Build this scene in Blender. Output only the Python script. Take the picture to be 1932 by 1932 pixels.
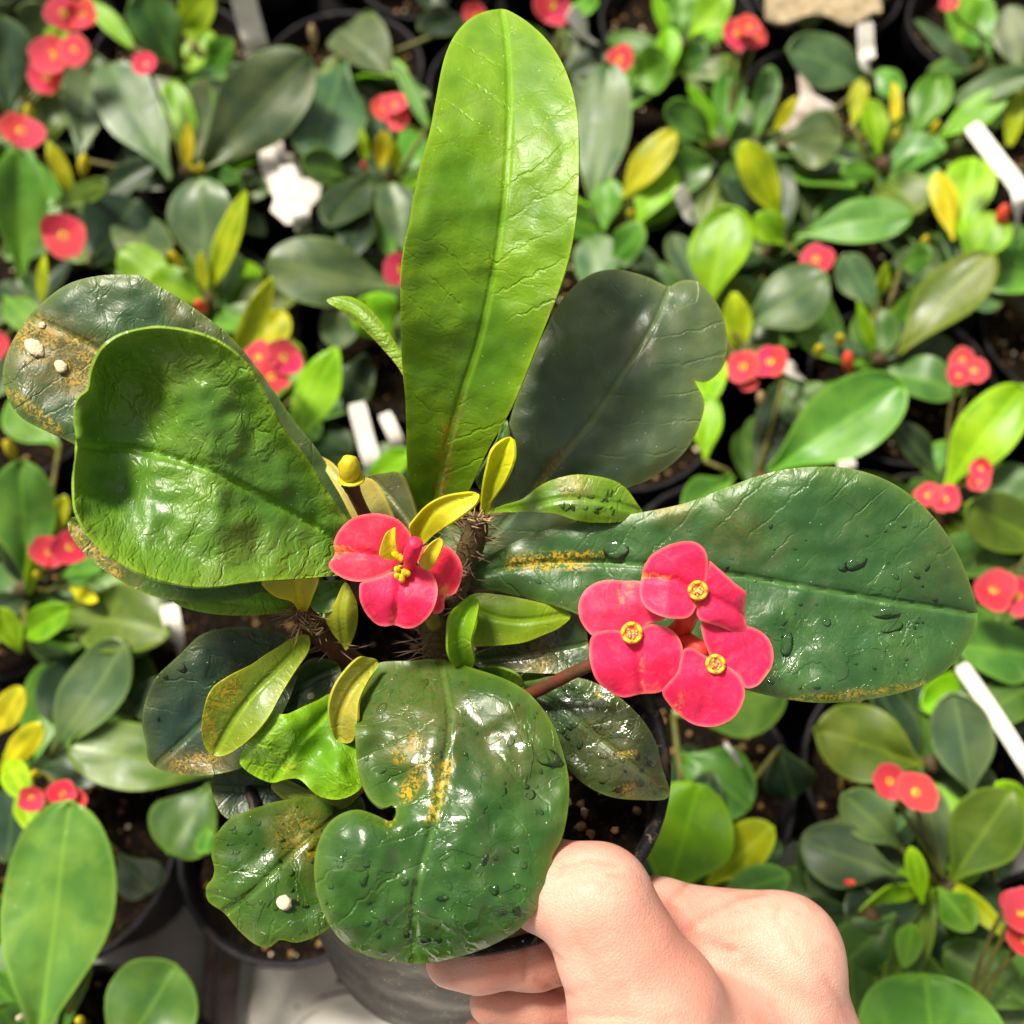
import bpy, bmesh, math, random
import numpy as np
from mathutils import Vector, Matrix, noise
from mathutils.geometry import delaunay_2d_cdt
R = math.radians
random.seed(7)
scene = bpy.context.scene
for o in list(bpy.data.objects): bpy.data.objects.remove(o)
COL = scene.collection

# ------------------------------------------------------------------ camera
PITCH = R(65); T = 0.5; ZC = 0.564
CAM = Vector((0, 0, ZC))
FWD = Vector((0, math.cos(PITCH), -math.sin(PITCH)))
UP = Vector((0, math.sin(PITCH), math.cos(PITCH)))
RIGHT = Vector((1, 0, 0))
cd = bpy.data.cameras.new('camera'); cam = bpy.data.objects.new('camera', cd); COL.objects.link(cam)
cam.location = CAM; cam.rotation_euler = (math.pi/2-PITCH, 0, 0)
cd.sensor_width = 36; cd.lens = 36; cd.clip_start = 0.01; cd.clip_end = 50
cd.dof.use_dof = True; cd.dof.focus_distance = 0.245; cd.dof.aperture_fstop = 10.0
scene.camera = cam
# ------------------------------------------------------------------ light
SUN_EL, SUN_AZ = R(60), R(-48)          # azimuth measured from +Y towards +X
w = bpy.data.worlds.new('World'); scene.world = w; w.use_nodes = True
nt = w.node_tree; nt.nodes.clear()
sky = nt.nodes.new('ShaderNodeTexSky'); sky.sky_type = 'NISHITA'; sky.sun_disc = False
sky.sun_elevation = SUN_EL; sky.sun_rotation = SUN_AZ; sky.air_density = 1.0; sky.dust_density = 3.0
hs = nt.nodes.new('ShaderNodeHueSaturation'); hs.inputs['Saturation'].default_value = 0.2
bg = nt.nodes.new('ShaderNodeBackground'); bg.inputs['Strength'].default_value = 0.08
wo = nt.nodes.new('ShaderNodeOutputWorld')
wt = nt.nodes.new('ShaderNodeMix'); wt.data_type = 'RGBA'; wt.blend_type = 'MULTIPLY'; wt.inputs[0].default_value = 1.0; wt.inputs[7].default_value = (1.0, 0.95, 0.82, 1)
nt.links.new(sky.outputs[0], hs.inputs['Color']); nt.links.new(hs.outputs[0], wt.inputs[6]); nt.links.new(wt.outputs[2], bg.inputs['Color']); nt.links.new(bg.outputs[0], wo.inputs[0])
sd = bpy.data.lights.new('sun', 'SUN'); sun = bpy.data.objects.new('sun', sd); COL.objects.link(sun)
sd.energy = 4.2; sd.angle = R(13); sd.color = (1, 0.92, 0.78)
sdir = Vector((math.sin(SUN_AZ)*math.cos(SUN_EL), math.cos(SUN_AZ)*math.cos(SUN_EL), math.sin(SUN_EL)))
sun.rotation_euler = sdir.to_track_quat('Z', 'Y').to_euler()
sun.location = sdir*3
scene.view_settings.view_transform = 'Standard'; scene.view_settings.look = 'None'
scene.view_settings.exposure = 0.75; scene.view_settings.gamma = 1.0
scene.render.engine = 'CYCLES'
cy = scene.cycles; cy.max_bounces = 5; cy.diffuse_bounces = 2; cy.glossy_bounces = 2; cy.transmission_bounces = 4; cy.transparent_max_bounces = 16
cy.caustics_reflective = False; cy.caustics_refractive = False

# ------------------------------------------------------------------ helpers
def P(x, y, d):
    """point seen at photo pixel (x, y) of a 1932 px frame, at depth d along the view axis"""
    return CAM + d*(FWD + RIGHT*((x-966)/966*T) - UP*((y-966)/966*T))
def PZ(x, y, z):
    r = FWD + RIGHT*((x-966)/966*T) - UP*((y-966)/966*T)
    return CAM + r*((z-ZC)/r.z)
def depth(p): return (p-CAM).dot(FWD)
def mpp(d): return d*T/966          # metres per photo pixel at depth d

def tag(o, label, cat, group=None):
    o['label'] = label; o['category'] = cat
    if group: o['group'] = group
    return o
def thing(name, loc, label, cat, group=None):
    o = bpy.data.objects.new(name, None); COL.objects.link(o); o.location = loc
    o.empty_display_size = 0.02
    return tag(o, label, cat, group)
def origin(o):
    v = Vector((0, 0, 0))
    while o is not None:
        v += o.location; o = o.parent
    return v
def mk(name, verts, faces, mat, parent=None, smooth=True, color=None, uv=None, attrs=None, kind=None):
    """one mesh object; verts are in world space"""
    og = origin(parent) if parent else Vector((0, 0, 0))
    if not parent and len(verts):
        og = Vector(np.mean(np.array([tuple(v) for v in verts]), 0)); og.z = min(v[2] for v in verts)
    me = bpy.data.meshes.new(name)
    me.from_pydata([(v[0]-og.x, v[1]-og.y, v[2]-og.z) for v in verts], [], faces)
    me.polygons.foreach_set('use_smooth', [smooth]*len(me.polygons))
    if uv is not None:
        l = me.uv_layers.new(name='uv')
        for lp in me.loops: l.data[lp.index].uv = uv[lp.vertex_index]
    for k, a in (attrs or {}).items():
        at = me.attributes.new(k, 'FLOAT', 'POINT'); at.data.foreach_set('value', [float(q) for q in a])
    me.update()
    if mat: me.materials.append(mat)
    o = bpy.data.objects.new(name, me); COL.objects.link(o)
    if parent: o.parent = parent
    else: o.location = og
    if color: o.color = color
    if kind: o['kind'] = kind
    return o
def solid(o, t, off=-1):
    m = o.modifiers.new('solid', 'SOLIDIFY'); m.thickness = t; m.offset = off
    e = o.modifiers.new('split', 'EDGE_SPLIT'); e.split_angle = R(55); return o
def catmull(pts, n=5, closed=False):
    pts = [Vector(p) for p in pts]; out = []; N = len(pts)
    for i in range(N if closed else N-1):
        g = (lambda k: pts[k % N]) if closed else (lambda k: pts[max(0, min(N-1, k))])
        a, b, c, d = g(i-1), g(i), g(i+1), g(i+2)
        for k in range(n):
            t = k/n
            out.append(0.5*((2*b)+(c-a)*t+(2*a-5*b+4*c-d)*t*t+(3*b-a-3*c+d)*t**3))
    if not closed: out.append(pts[-1])
    return out
def tube(name, path, rad, mat, parent, seg=8, color=None, cap=True, jit=0, kind=None):
    n = len(path); rad = rad if isinstance(rad, (list, tuple)) else [rad]*n
    V = []; F = []
    prev = None
    for i, p in enumerate(path):
        tg = (path[min(i+1, n-1)]-path[max(i-1, 0)]).normalized()
        a = tg.orthogonal().normalized() if prev is None else (prev-tg*prev.dot(tg)).normalized()
        prev = a; b = tg.cross(a)
        for k in range(seg):
            an = 2*math.pi*k/seg
            r = rad[i]*(1+jit*noise.noise(p*900+Vector((k, 0, 0))))
            V.append(p+a*(math.cos(an)*r)+b*(math.sin(an)*r))
    for i in range(n-1):
        for k in range(seg):
            k2 = (k+1) % seg
            F.append((i*seg+k, i*seg+k2, (i+1)*seg+k2, (i+1)*seg+k))
    if cap:
        F.append(tuple(range(seg))[::-1]); F.append(tuple(range((n-1)*seg, n*seg)))
    return mk(name, V, F, mat, parent, color=color, kind=kind, attrs={'edge': [1.0]*len(V)})
def lathe(profile, seg, M):
    V = []; F = []
    for (r, z) in profile:
        for k in range(seg):
            a = 2*math.pi*k/seg; V.append(M @ Vector((r*math.cos(a), r*math.sin(a), z)))
    for i in range(len(profile)-1):
        for k in range(seg):
            k2 = (k+1) % seg; F.append((i*seg+k, i*seg+k2, (i+1)*seg+k2, (i+1)*seg+k))
    return V, F

# ------------------------------------------------------------------ materials
class NT:
    def __init__(s, name):
        s.m = bpy.data.materials.new(name); s.m.use_nodes = True
        s.t = s.m.node_tree; s.t.nodes.clear()
        s.out = s.t.nodes.new('ShaderNodeOutputMaterial')
    def n(s, ty, **kw):
        nd = s.t.nodes.new('ShaderNode'+ty)
        for k, v in kw.items():
            if k.startswith('i_'):
                key = k[2:].replace('_', ' ')
                s.set(nd.inputs[int(key)] if key.isdigit() else nd.inputs[key], v)
            else: setattr(nd, k, v)
        return nd
    def set(s, inp, v):
        if isinstance(v, bpy.types.NodeSocket): s.t.links.new(v, inp)
        elif isinstance(v, bpy.types.Node): s.t.links.new(v.outputs[0], inp)
        else:
            if isinstance(v, tuple) and len(v) == 3 and len(getattr(inp, 'default_value', ())) == 4: v = v+(1,)
            inp.default_value = v
    def math(s, op, a, b=0.0, c=None):
        nd = s.t.nodes.new('ShaderNodeMath'); nd.operation = op
        s.set(nd.inputs[0], a); s.set(nd.inputs[1], b)
        if c is not None: s.set(nd.inputs[2], c)
        return nd.outputs[0]
    def mr(s, v, a, b, c=0.0, d=1.0):
        nd = s.t.nodes.new('ShaderNodeMapRange'); nd.interpolation_type = 'SMOOTHSTEP'
        for i, q in enumerate((v, a, b, c, d)): s.set(nd.inputs[i], q)
        return nd.outputs[0]
    def mix(s, f, a, b, mode='MIX'):
        nd = s.t.nodes.new('ShaderNodeMix'); nd.data_type = 'RGBA'; nd.blend_type = mode
        s.set(nd.inputs[0], f); s.set(nd.inputs[6], a); s.set(nd.inputs[7], b)
        return nd.outputs[2]
    def noise(s, vec, scale, detail=3, dist=0.0):
        nd = s.n('TexNoise', i_Scale=scale, i_Detail=float(detail), i_Distortion=dist); s.set(nd.inputs['Vector'], vec)
        return nd.outputs[0]
    def attr(s, name):
        return s.n('Attribute', attribute_name=name).outputs['Fac']
    def bump(s, h, strength, dist, normal=None):
        nd = s.n('Bump', i_Strength=strength, i_Distance=dist, i_Height=h)
        if normal is not None: s.set(nd.inputs['Normal'], normal)
        return nd.outputs[0]

def leaf_material(name, transl=0.25, rough=0.36, wetmat=False):
    N = NT(name)
    oi = N.n('ObjectInfo'); colr = oi.outputs['Color']; crink = oi.outputs['Alpha']
    uvn = N.n('UVMap', uv_map='uv'); sep = N.n('SeparateXYZ', i_0=uvn.outputs[0])
    U, S = sep.outputs[0], sep.outputs[1]
    geo = N.n('NewGeometry')
    off = N.n('VectorMath', operation='SCALE', i_0=(31.7, 17.3, 9.1)); N.set(off.inputs['Scale'], oi.outputs['Random'])
    uv2 = N.n('VectorMath', operation='ADD', i_0=uvn.outputs[0], i_1=off.outputs[0]).outputs[0]
    aS = N.math('ABSOLUTE', S)
    n_big = N.noise(uv2, 5, 3); n_mid = N.noise(uv2, 22, 4, 0.6); n_fine = N.noise(uv2, 150, 3)
    rib = N.mr(aS, 0.003, 0.014, 1, 0)
    edge = N.mr(N.attr('edge'), 0.0, 0.011, 1, 0)
    edge2 = N.mr(N.attr('edge'), 0.0, 0.05, 1, 0)
    t = N.math('ADD', N.math('SUBTRACT', U, N.math('MULTIPLY', aS, 0.75)), N.math('MULTIPLY', n_mid, 0.05))
    fr = N.math('ABSOLUTE', N.math('SUBTRACT', N.math('FRACT', N.math('MULTIPLY', t, 11.0)), 0.5))
    lat = N.math('MULTIPLY', N.mr(fr, 0.0, 0.07, 1, 0), N.mr(n_big, 0.38, 0.62, 0.0, 1.0))
    # colour
    c = N.mix(N.mr(n_big, 0.3, 0.7), N.mix(1.0, colr, (0.70, 0.80, 0.85), 'MULTIPLY'), N.mix(1.0, colr, (1.35, 1.18, 1.0), 'MULTIPLY'))
    c = N.mix(N.mr(n_mid, 0.35, 0.75, 0, 0.5), c, N.mix(1.0, c, (1.45, 1.25, 0.9), 'MULTIPLY'))
    light = N.mix(1.0, N.mix(1.0, colr, (1.5, 1.45, 1.2), 'MULTIPLY'), (0.03, 0.05, 0.004), 'ADD')
    c = N.mix(N.math('MULTIPLY', rib, 0.55), c, light)
    c = N.mix(N.math('MULTIPLY', lat, 0.34), c, light)
    ylw = N.mix(1.0, N.mix(1.0, colr, (1.6, 1.3, 0.9), 'MULTIPLY'), (0.09, 0.10, 0.0), 'ADD')
    c = N.mix(N.math('MULTIPLY', edge2, 0.28), c, ylw)
    c = N.mix(N.math('MULTIPLY', edge, 0.55), c, ylw)
    # dusty film
    dust = N.math('MULTIPLY', N.mr(N.noise(uv2, 9, 5, 1.0), 0.5, 0.75, 0, 1), 0.18)
    c = N.mix(dust, c, (0.20, 0.19, 0.12))
    # pale dust specks
    vo = N.n('TexVoronoi', i_Scale=75.0); N.set(vo.inputs['Vector'], uv2)
    sel = N.mr(N.n('SeparateColor', i_0=vo.outputs['Color']).outputs[0], 0.86, 0.88)
    spk = N.math('MULTIPLY', N.mr(vo.outputs['Distance'], 0.05, 0.13, 1, 0), sel)
    c = N.mix(N.math('MULTIPLY', spk, 0.8), c, (0.75, 0.75, 0.6))
    # pollen / dirt stains with their own outline
    st = N.math('MULTIPLY', N.attr('stain'), N.mr(N.noise(uv2, 80, 6, 1.5), 0.44, 0.60))
    c = N.mix(N.math('MINIMUM', st, 1.0), c, (0.62, 0.36, 0.008))
    br = N.math('MULTIPLY', N.attr('brown'), N.mr(N.noise(uv2, 70, 6, 1.0), 0.3, 0.65, 0.1, 0.75))
    c = N.mix(br, c, (0.17, 0.115, 0.03))
    # relief
    dv = N.n('VectorMath', operation='ADD', i_0=uv2)
    nv = N.n('TexNoise', i_Scale=14.0, i_Detail=3.0); N.set(nv.inputs['Vector'], uv2)
    sc = N.n('VectorMath', operation='SCALE', i_0=nv.outputs[1]); sc.inputs['Scale'].default_value = 0.12
    N.set(dv.inputs[1], sc.outputs[0])
    mp = N.n('Mapping'); mp.inputs['Scale'].default_value = (1.35, 0.42, 1); N.set(mp.inputs['Vector'], dv.outputs[0])
    v1 = N.n('TexVoronoi', feature='DISTANCE_TO_EDGE', i_Scale=15.0); N.set(v1.inputs['Vector'], mp.outputs[0])
    v2 = N.n('TexVoronoi', feature='DISTANCE_TO_EDGE', i_Scale=42.0); N.set(v2.inputs['Vector'], mp.outputs[0])
    h = N.math('ADD', N.math('MULTIPLY', N.mr(v1.outputs['Distance'], 0, 0.16), 0.7), N.math('MULTIPLY', N.mr(v2.outputs['Distance'], 0, 0.2), 0.3))
    h = N.math('MULTIPLY', h, N.mr(n_big, 0.3, 0.65, 0.15, 1.0))
    h = N.math('MULTIPLY', h, crink)
    h = N.math('ADD', h, N.math('MULTIPLY', n_mid, 0.16))
    h = N.math('ADD', h, N.math('MULTIPLY', lat, -0.32))
    h = N.math('ADD', h, N.math('MULTIPLY', rib, -0.5))
    h = N.math('ADD', h, N.math('MULTIPLY', n_fine, 0.10))
    wet = N.attr('wet')
    wn = N.mr(N.noise(uv2, 11, 5, 0.8), 0.47, 0.50)
    film = N.math('MULTIPLY', wet, wn)
    h = N.math('ADD', h, N.math('MULTIPLY', film, 0.35))
    bm = N.bump(h, 0.9, 0.0006)
    rg = N.math('ADD', N.mr(n_mid, 0.3, 0.7, rough-0.06, rough+0.10), N.math('MULTIPLY', st, 0.3))
    rg = N.math('SUBTRACT', rg, N.math('MULTIPLY', film, rough-0.10))
    rg = N.math('MAXIMUM', rg, 0.05)
    b = N.n('BsdfPrincipled', i_Base_Color=c, i_Roughness=rg, i_Normal=bm)
    N.set(b.inputs['Specular IOR Level'], N.math('ADD', 0.5, N.math('MULTIPLY', film, 0.5)))
    tr = N.n('BsdfTranslucent', i_Color=N.mix(1.0, c, (1.35, 1.45, 0.55), 'MULTIPLY'), i_Normal=bm)
    mx = N.n('MixShader', i_0=transl); N.set(mx.inputs[1], b.outputs[0]); N.set(mx.inputs[2], tr.outputs[0])
    N.set(N.out.inputs[0], mx.outputs[0])
    return N.m
def bench_leaf_material(name, transl, rough):
    N = NT(name)
    oi = N.n('ObjectInfo'); colr = oi.outputs['Color']
    uvn = N.n('UVMap', uv_map='uv'); sep = N.n('SeparateXYZ', i_0=uvn.outputs[0])
    off = N.n('VectorMath', operation='SCALE', i_0=(31.7, 17.3, 9.1)); N.set(off.inputs['Scale'], oi.outputs['Random'])
    uv2 = N.n('VectorMath', operation='ADD', i_0=uvn.outputs[0], i_1=off.outputs[0]).outputs[0]
    n1 = N.noise(uv2, 7, 3, 0.5)
    vo = N.n('TexVoronoi', i_Scale=34.0); N.set(vo.inputs['Vector'], uv2)
    c = N.mix(N.mr(n1, 0.3, 0.7), N.mix(1.0, colr, (0.72, 0.82, 0.85), 'MULTIPLY'), N.mix(1.0, colr, (1.4, 1.2, 1.0), 'MULTIPLY'))
    light = N.mix(1.0, N.mix(1.0, colr, (1.5, 1.4, 1.1), 'MULTIPLY'), (0.05, 0.07, 0.004), 'ADD')
    c = N.mix(N.mr(N.math('ABSOLUTE', sep.outputs[1]), 0.003, 0.014, 0.5, 0), c, light)
    c = N.mix(N.mr(N.attr('edge'), 0.0, 0.022, 0.6, 0), c, light)
    sel = N.mr(N.n('SeparateColor', i_0=vo.outputs['Color']).outputs[0], 0.90, 0.91)
    c = N.mix(N.math('MULTIPLY', N.mr(vo.outputs['Distance'], 0.06, 0.12, 0.8, 0), sel), c, (0.75, 0.70, 0.5))
    b = N.n('BsdfPrincipled', i_Base_Color=c, i_Roughness=N.mr(n1, 0.3, 0.7, rough-0.05, rough+0.12), i_Normal=N.bump(n1, 0.5, 0.001))
    b.inputs['Specular IOR Level'].default_value = 0.42
    tr = N.n('BsdfTranslucent', i_Color=N.mix(1.0, c, (1.35, 1.45, 0.55), 'MULTIPLY'))
    mx = N.n('MixShader', i_0=transl); N.set(mx.inputs[1], b.outputs[0]); N.set(mx.inputs[2], tr.outputs[0])
    N.set(N.out.inputs[0], mx.outputs[0]); return N.m
M_bleaf = bench_leaf_material('bench_leaf_blade', 0.12, 0.42); M_byoung = bench_leaf_material('bench_young_leaf_blade', 0.28, 0.45)
M_leaf = leaf_material('leaf_blade', 0.12, 0.37)
M_young = leaf_material('young_leaf_blade', 0.28, 0.42)

def simple(name, col, rough=0.5, nscale=40, namt=0.3, bump=0.0, bscale=200, spec=0.5, sss=0.0, col2=None, transl=0, thr=None):
    N = NT(name)
    tc = N.n('TexCoord').outputs['Object']
    n1 = N.noise(tc, nscale, 5, 0.4)
    col2 = col2 or tuple(q*(1-namt) for q in col)
    f = N.mr(n1, *(thr or (0.3, 0.7)))
    c = N.mix(f, col, col2)
    b = N.n('BsdfPrincipled', i_Base_Color=c, i_Roughness=rough)
    b.inputs['Specular IOR Level'].default_value = spec
    if bump: N.set(b.inputs['Normal'], N.bump(N.noise(tc, bscale, 6, 0.3), 0.8, bump))
    if sss:
        b.inputs['Subsurface Weight'].default_value = sss; b.inputs['Subsurface Radius'].default_value = (1, 0.35, 0.2); b.inputs['Subsurface Scale'].default_value = 0.004
    o = b.outputs[0]
    if transl:
        tr = N.n('BsdfTranslucent', i_Color=c); mx = N.n('MixShader', i_0=transl); N.set(mx.inputs[1], o); N.set(mx.inputs[2], tr.outputs[0]); o = mx.outputs[0]
    N.set(N.out.inputs[0], o); return N.m
M_pot = simple('black_plastic', (0.016, 0.015, 0.018), 0.5, 60, 0.2, 0.0008, 300, col2=(0.06, 0.045, 0.033), thr=(0.5, 0.75), spec=0.12)
def used_pot():
    N = NT('soil_smeared_plastic')
    tc = N.n('TexCoord').outputs['Object']
    mp = N.n('Mapping'); mp.inputs['Scale'].default_value = (1, 1, 0.35); N.set(mp.inputs['Vector'], tc)
    n1 = N.noise(mp.outputs[0], 120, 6, 1.5); n2 = N.noise(mp.outputs[0], 420, 5, 1.0); n3 = N.noise(tc, 45, 3, 0.5)
    c = N.mix(N.mr(n1, 0.46, 0.62), (0.007, 0.0065, 0.008), (0.040, 0.026, 0.017))
    c = N.mix(N.mr(n2, 0.60, 0.70, 0, 0.8), c, (0.12, 0.09, 0.065))
    vo = N.n('TexVoronoi', i_Scale=700.0); N.set(vo.inputs['Vector'], tc)
    sel = N.mr(N.n('SeparateColor', i_0=vo.outputs['Color']).outputs[0], 0.93, 0.94)
    c = N.mix(N.math('MULTIPLY', N.mr(vo.outputs['Distance'], 0.1, 0.22, 0.7, 0), sel), c, (0.6, 0.58, 0.55))
    b = N.n('BsdfPrincipled', i_Base_Color=c, i_Roughness=N.mr(n3, 0.3, 0.7, 0.42, 0.65), i_Normal=N.bump(n2, 0.5, 0.0006)); b.inputs['Specular IOR Level'].default_value = 0.14
    N.set(N.out.inputs[0], b.outputs[0]); return N.m
M_upot = used_pot()
M_soil = simple('peat_soil', (0.006, 0.004, 0.0025), 0.95, 350, 0.5, 0.003, 500, 0.1, col2=(0.045, 0.025, 0.011), thr=(0.52, 0.74))
M_perl = simple('perlite', (0.74, 0.62, 0.42), 0.8, 500, 0.25, 0.0006, 900, 0.3)
M_grit = simple('bark_grit', (0.30, 0.17, 0.06), 0.9, 300, 0.5, 0.0005, 900, 0.2)
M_stem = simple('thorny_bark', (0.10, 0.055, 0.026), 0.7, 160, 0.5, 0.0012, 500, 0.3, col2=(0.06, 0.05, 0.018))
M_redstem = simple('red_brown_stem', (0.14, 0.035, 0.018), 0.5, 120, 0.4, 0.0005, 400, 0.4, col2=(0.08, 0.035, 0.016))
M_gstem = simple('green_stalk', (0.30, 0.28, 0.03), 0.5, 120, 0.4, 0.0004, 400, 0.4, col2=(0.20, 0.12, 0.03))
M_fstalk = simple('olive_stalk', (0.13, 0.14, 0.02), 0.55, 120, 0.4, 0.0004, 400, 0.3, col2=(0.08, 0.06, 0.02))
M_thorn = simple('thorn', (0.24, 0.14, 0.08), 0.55, 200, 0.4)
M_tagw = simple('white_plastic_tag', (0.86, 0.82, 0.76), 0.42, 110, 0.12, 0.0003, 300, col2=(0.50, 0.43, 0.35), thr=(0.48, 0.85))
M_wrap = simple('torn_white_paper', (0.72, 0.66, 0.60), 0.75, 60, 0.2, 0.0008, 200)
M_dry = simple('dry_husk', (0.50, 0.33, 0.17), 0.8, 200, 0.4, 0.0005, 400)
M_bud = simple('yellow_bud', (0.72, 0.60, 0.02), 0.45, 200, 0.2, 0.0003, 500, transl=0.2)
M_gland = simple('nectar_gland', (0.82, 0.50, 0.01), 0.25, 300, 0.25, 0.0002, 900, col2=(0.75, 0.62, 0.03))
M_stamen = simple('stamen', (0.72, 0.30, 0.20), 0.5, 900, 0.4, 0.0004, 1500, col2=(0.85, 0.62, 0.15))
M_cup = simple('flower_cup', (0.75, 0.16, 0.05), 0.5, 400, 0.3, col2=(0.80, 0.30, 0.08))
M_bench = simple('bench_sheet', (0.92, 0.90, 0.88), 0.5, 18, 0.25, 0.0006, 120, col2=(0.70, 0.66, 0.61))
M_tray = simple('cream_tray', (0.92, 0.89, 0.83), 0.45, 30, 0.2, 0.0004, 150, col2=(0.74, 0.68, 0.60))
M_alu = simple('aluminium_rail', (0.55, 0.50, 0.46), 0.45, 40, 0.3, 0.0004, 200, col2=(0.22, 0.15, 0.11))
M_gapsheet = simple('black_gap_sheet', (0.006, 0.006, 0.007), 0.9, 200, 0.3, 0.0005, 400, 0.1)
M_burlap = simple('burlap', (0.46, 0.36, 0.22), 0.9, 260, 0.5, 0.002, 600)

def petal_material():
    N = NT('bract')
    tc = N.n('TexCoord').outputs['Object']
    uvn = N.n('UVMap', uv_map='uv')
    oi = N.n('ObjectInfo'); colr = oi.outputs['Color']
    n1 = N.noise(tc, 90, 4, 0.5); n2 = N.noise(tc, 420, 4, 1.2)
    c = N.mix(N.mr(n1, 0.3, 0.7), colr, N.mix(1.0, colr, (1.0, 0.6, 0.75), 'MULTIPLY'))
    c = N.mix(N.mr(n2, 0.45, 0.75, 0, 0.35), c, (0.92, 0.11, 0.16))
    c = N.mix(N.mr(N.attr('edge'), 0, 0.010, 0.55, 0), c, (0.95, 0.25, 0.22))
    st = N.math('MULTIPLY', N.attr('stain'), N.mr(n2, 0.42, 0.62, 0.0, 0.75))
    c = N.mix(N.math('MINIMUM', st, 1.0), c, (0.90, 0.45, 0.06))
    h = N.math('ADD', N.math('MULTIPLY', n1, 0.7), N.math('MULTIPLY', n2, 0.3))
    bm = N.bump(h, 0.8, 0.0008)
    b = N.n('BsdfPrincipled', i_Base_Color=c, i_Roughness=0.5, i_Normal=bm)
    b.inputs['Specular IOR Level'].default_value = 0.35
    tr = N.n('BsdfTranslucent', i_Color=c); mx = N.n('MixShader', i_0=0.14)
    N.set(mx.inputs[1], b.outputs[0]); N.set(mx.inputs[2], tr.outputs[0]); N.set(N.out.inputs[0], mx.outputs[0])
    return N.m
M_petal = petal_material()
def skin_material():
    N = NT('skin')
    tc = N.n('TexCoord').outputs['Object']
    n1 = N.noise(tc, 45, 4, 0.5); n2 = N.noise(tc, 160, 5, 0.6); n3 = N.noise(tc, 900, 3, 0.2)
    c = N.mix(N.mr(n1, 0.35, 0.68), (0.66, 0.37, 0.295), (0.64, 0.285, 0.22))
    c = N.mix(N.mr(n2, 0.48, 0.72, 0, 0.5), c, (0.62, 0.24, 0.18))
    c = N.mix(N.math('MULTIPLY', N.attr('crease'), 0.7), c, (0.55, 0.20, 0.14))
    vo = N.n('TexVoronoi', feature='DISTANCE_TO_EDGE', i_Scale=1150.0); N.set(vo.inputs['Vector'], tc)
    h = N.math('ADD', N.math('MULTIPLY', N.mr(vo.outputs['Distance'], 0, 0.25), 0.4), N.math('MULTIPLY', n3, 0.4))
    h = N.math('ADD', h, N.math('MULTIPLY', n2, 0.8))
    b = N.n('BsdfPrincipled', i_Base_Color=c, i_Roughness=0.5, i_Normal=N.bump(h, 0.4, 0.0005))
    b.inputs['Subsurface Weight'].default_value = 0.35; b.inputs['Subsurface Radius'].default_value = (1, 0.35, 0.2)
    b.inputs['Subsurface Scale'].default_value = 0.005
    b.inputs['Specular IOR Level'].default_value = 0.4
    N.set(N.out.inputs[0], b.outputs[0]); return N.m
M_skin = skin_material()
def water_material():
    N = NT('water')
    lw = N.n('Fresnel', i_IOR=1.33)
    tr = N.n('BsdfTransparent', i_Color=(0.95, 0.97, 0.95)); gl = N.n('BsdfGlossy', i_Roughness=0.03)
    mx = N.n('MixShader', i_0=N.math('MINIMUM', N.math('MULTIPLY', lw.outputs[0], 1.3), 1.0)); N.set(mx.inputs[1], tr.outputs[0]); N.set(mx.inputs[2], gl.outputs[0])
    N.set(N.out.inputs[0], mx.outputs[0]); return N.m
M_water = water_material()

# ------------------------------------------------------------------ leaf traced in the photo, given its own depth
def polyline_near(pts, cum, x, y):
    best = (1e9, 0, 0)
    for i in range(len(pts)-1):
        ax, ay = pts[i]; bx, by = pts[i+1]
        dx, dy = bx-ax, by-ay; L2 = dx*dx+dy*dy or 1e-9
        t = ((x-ax)*dx+(y-ay)*dy)/L2; tt = max(0, min(1, t))
        qx, qy = ax+dx*tt, ay+dy*tt; d2 = (x-qx)**2+(y-qy)**2
        if d2 < best[0]:
            sgn = 1 if (dx*(y-ay)-dy*(x-ax)) > 0 else -1
            best = (d2, cum[i]+tt*math.sqrt(L2), sgn)
    return math.sqrt(best[0])*best[2], best[1]
def inside(poly, x, y):
    c = False; n = len(poly); j = n-1
    for i in range(n):
        xi, yi = poly[i]; xj, yj = poly[j]
        if (yi > y) != (yj > y) and x < (xj-xi)*(y-yi)/(yj-yi)+xi: c = not c
        j = i
    return c
def interp(ts, vs, t):
    return float(np.interp(t, ts, vs))
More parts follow.
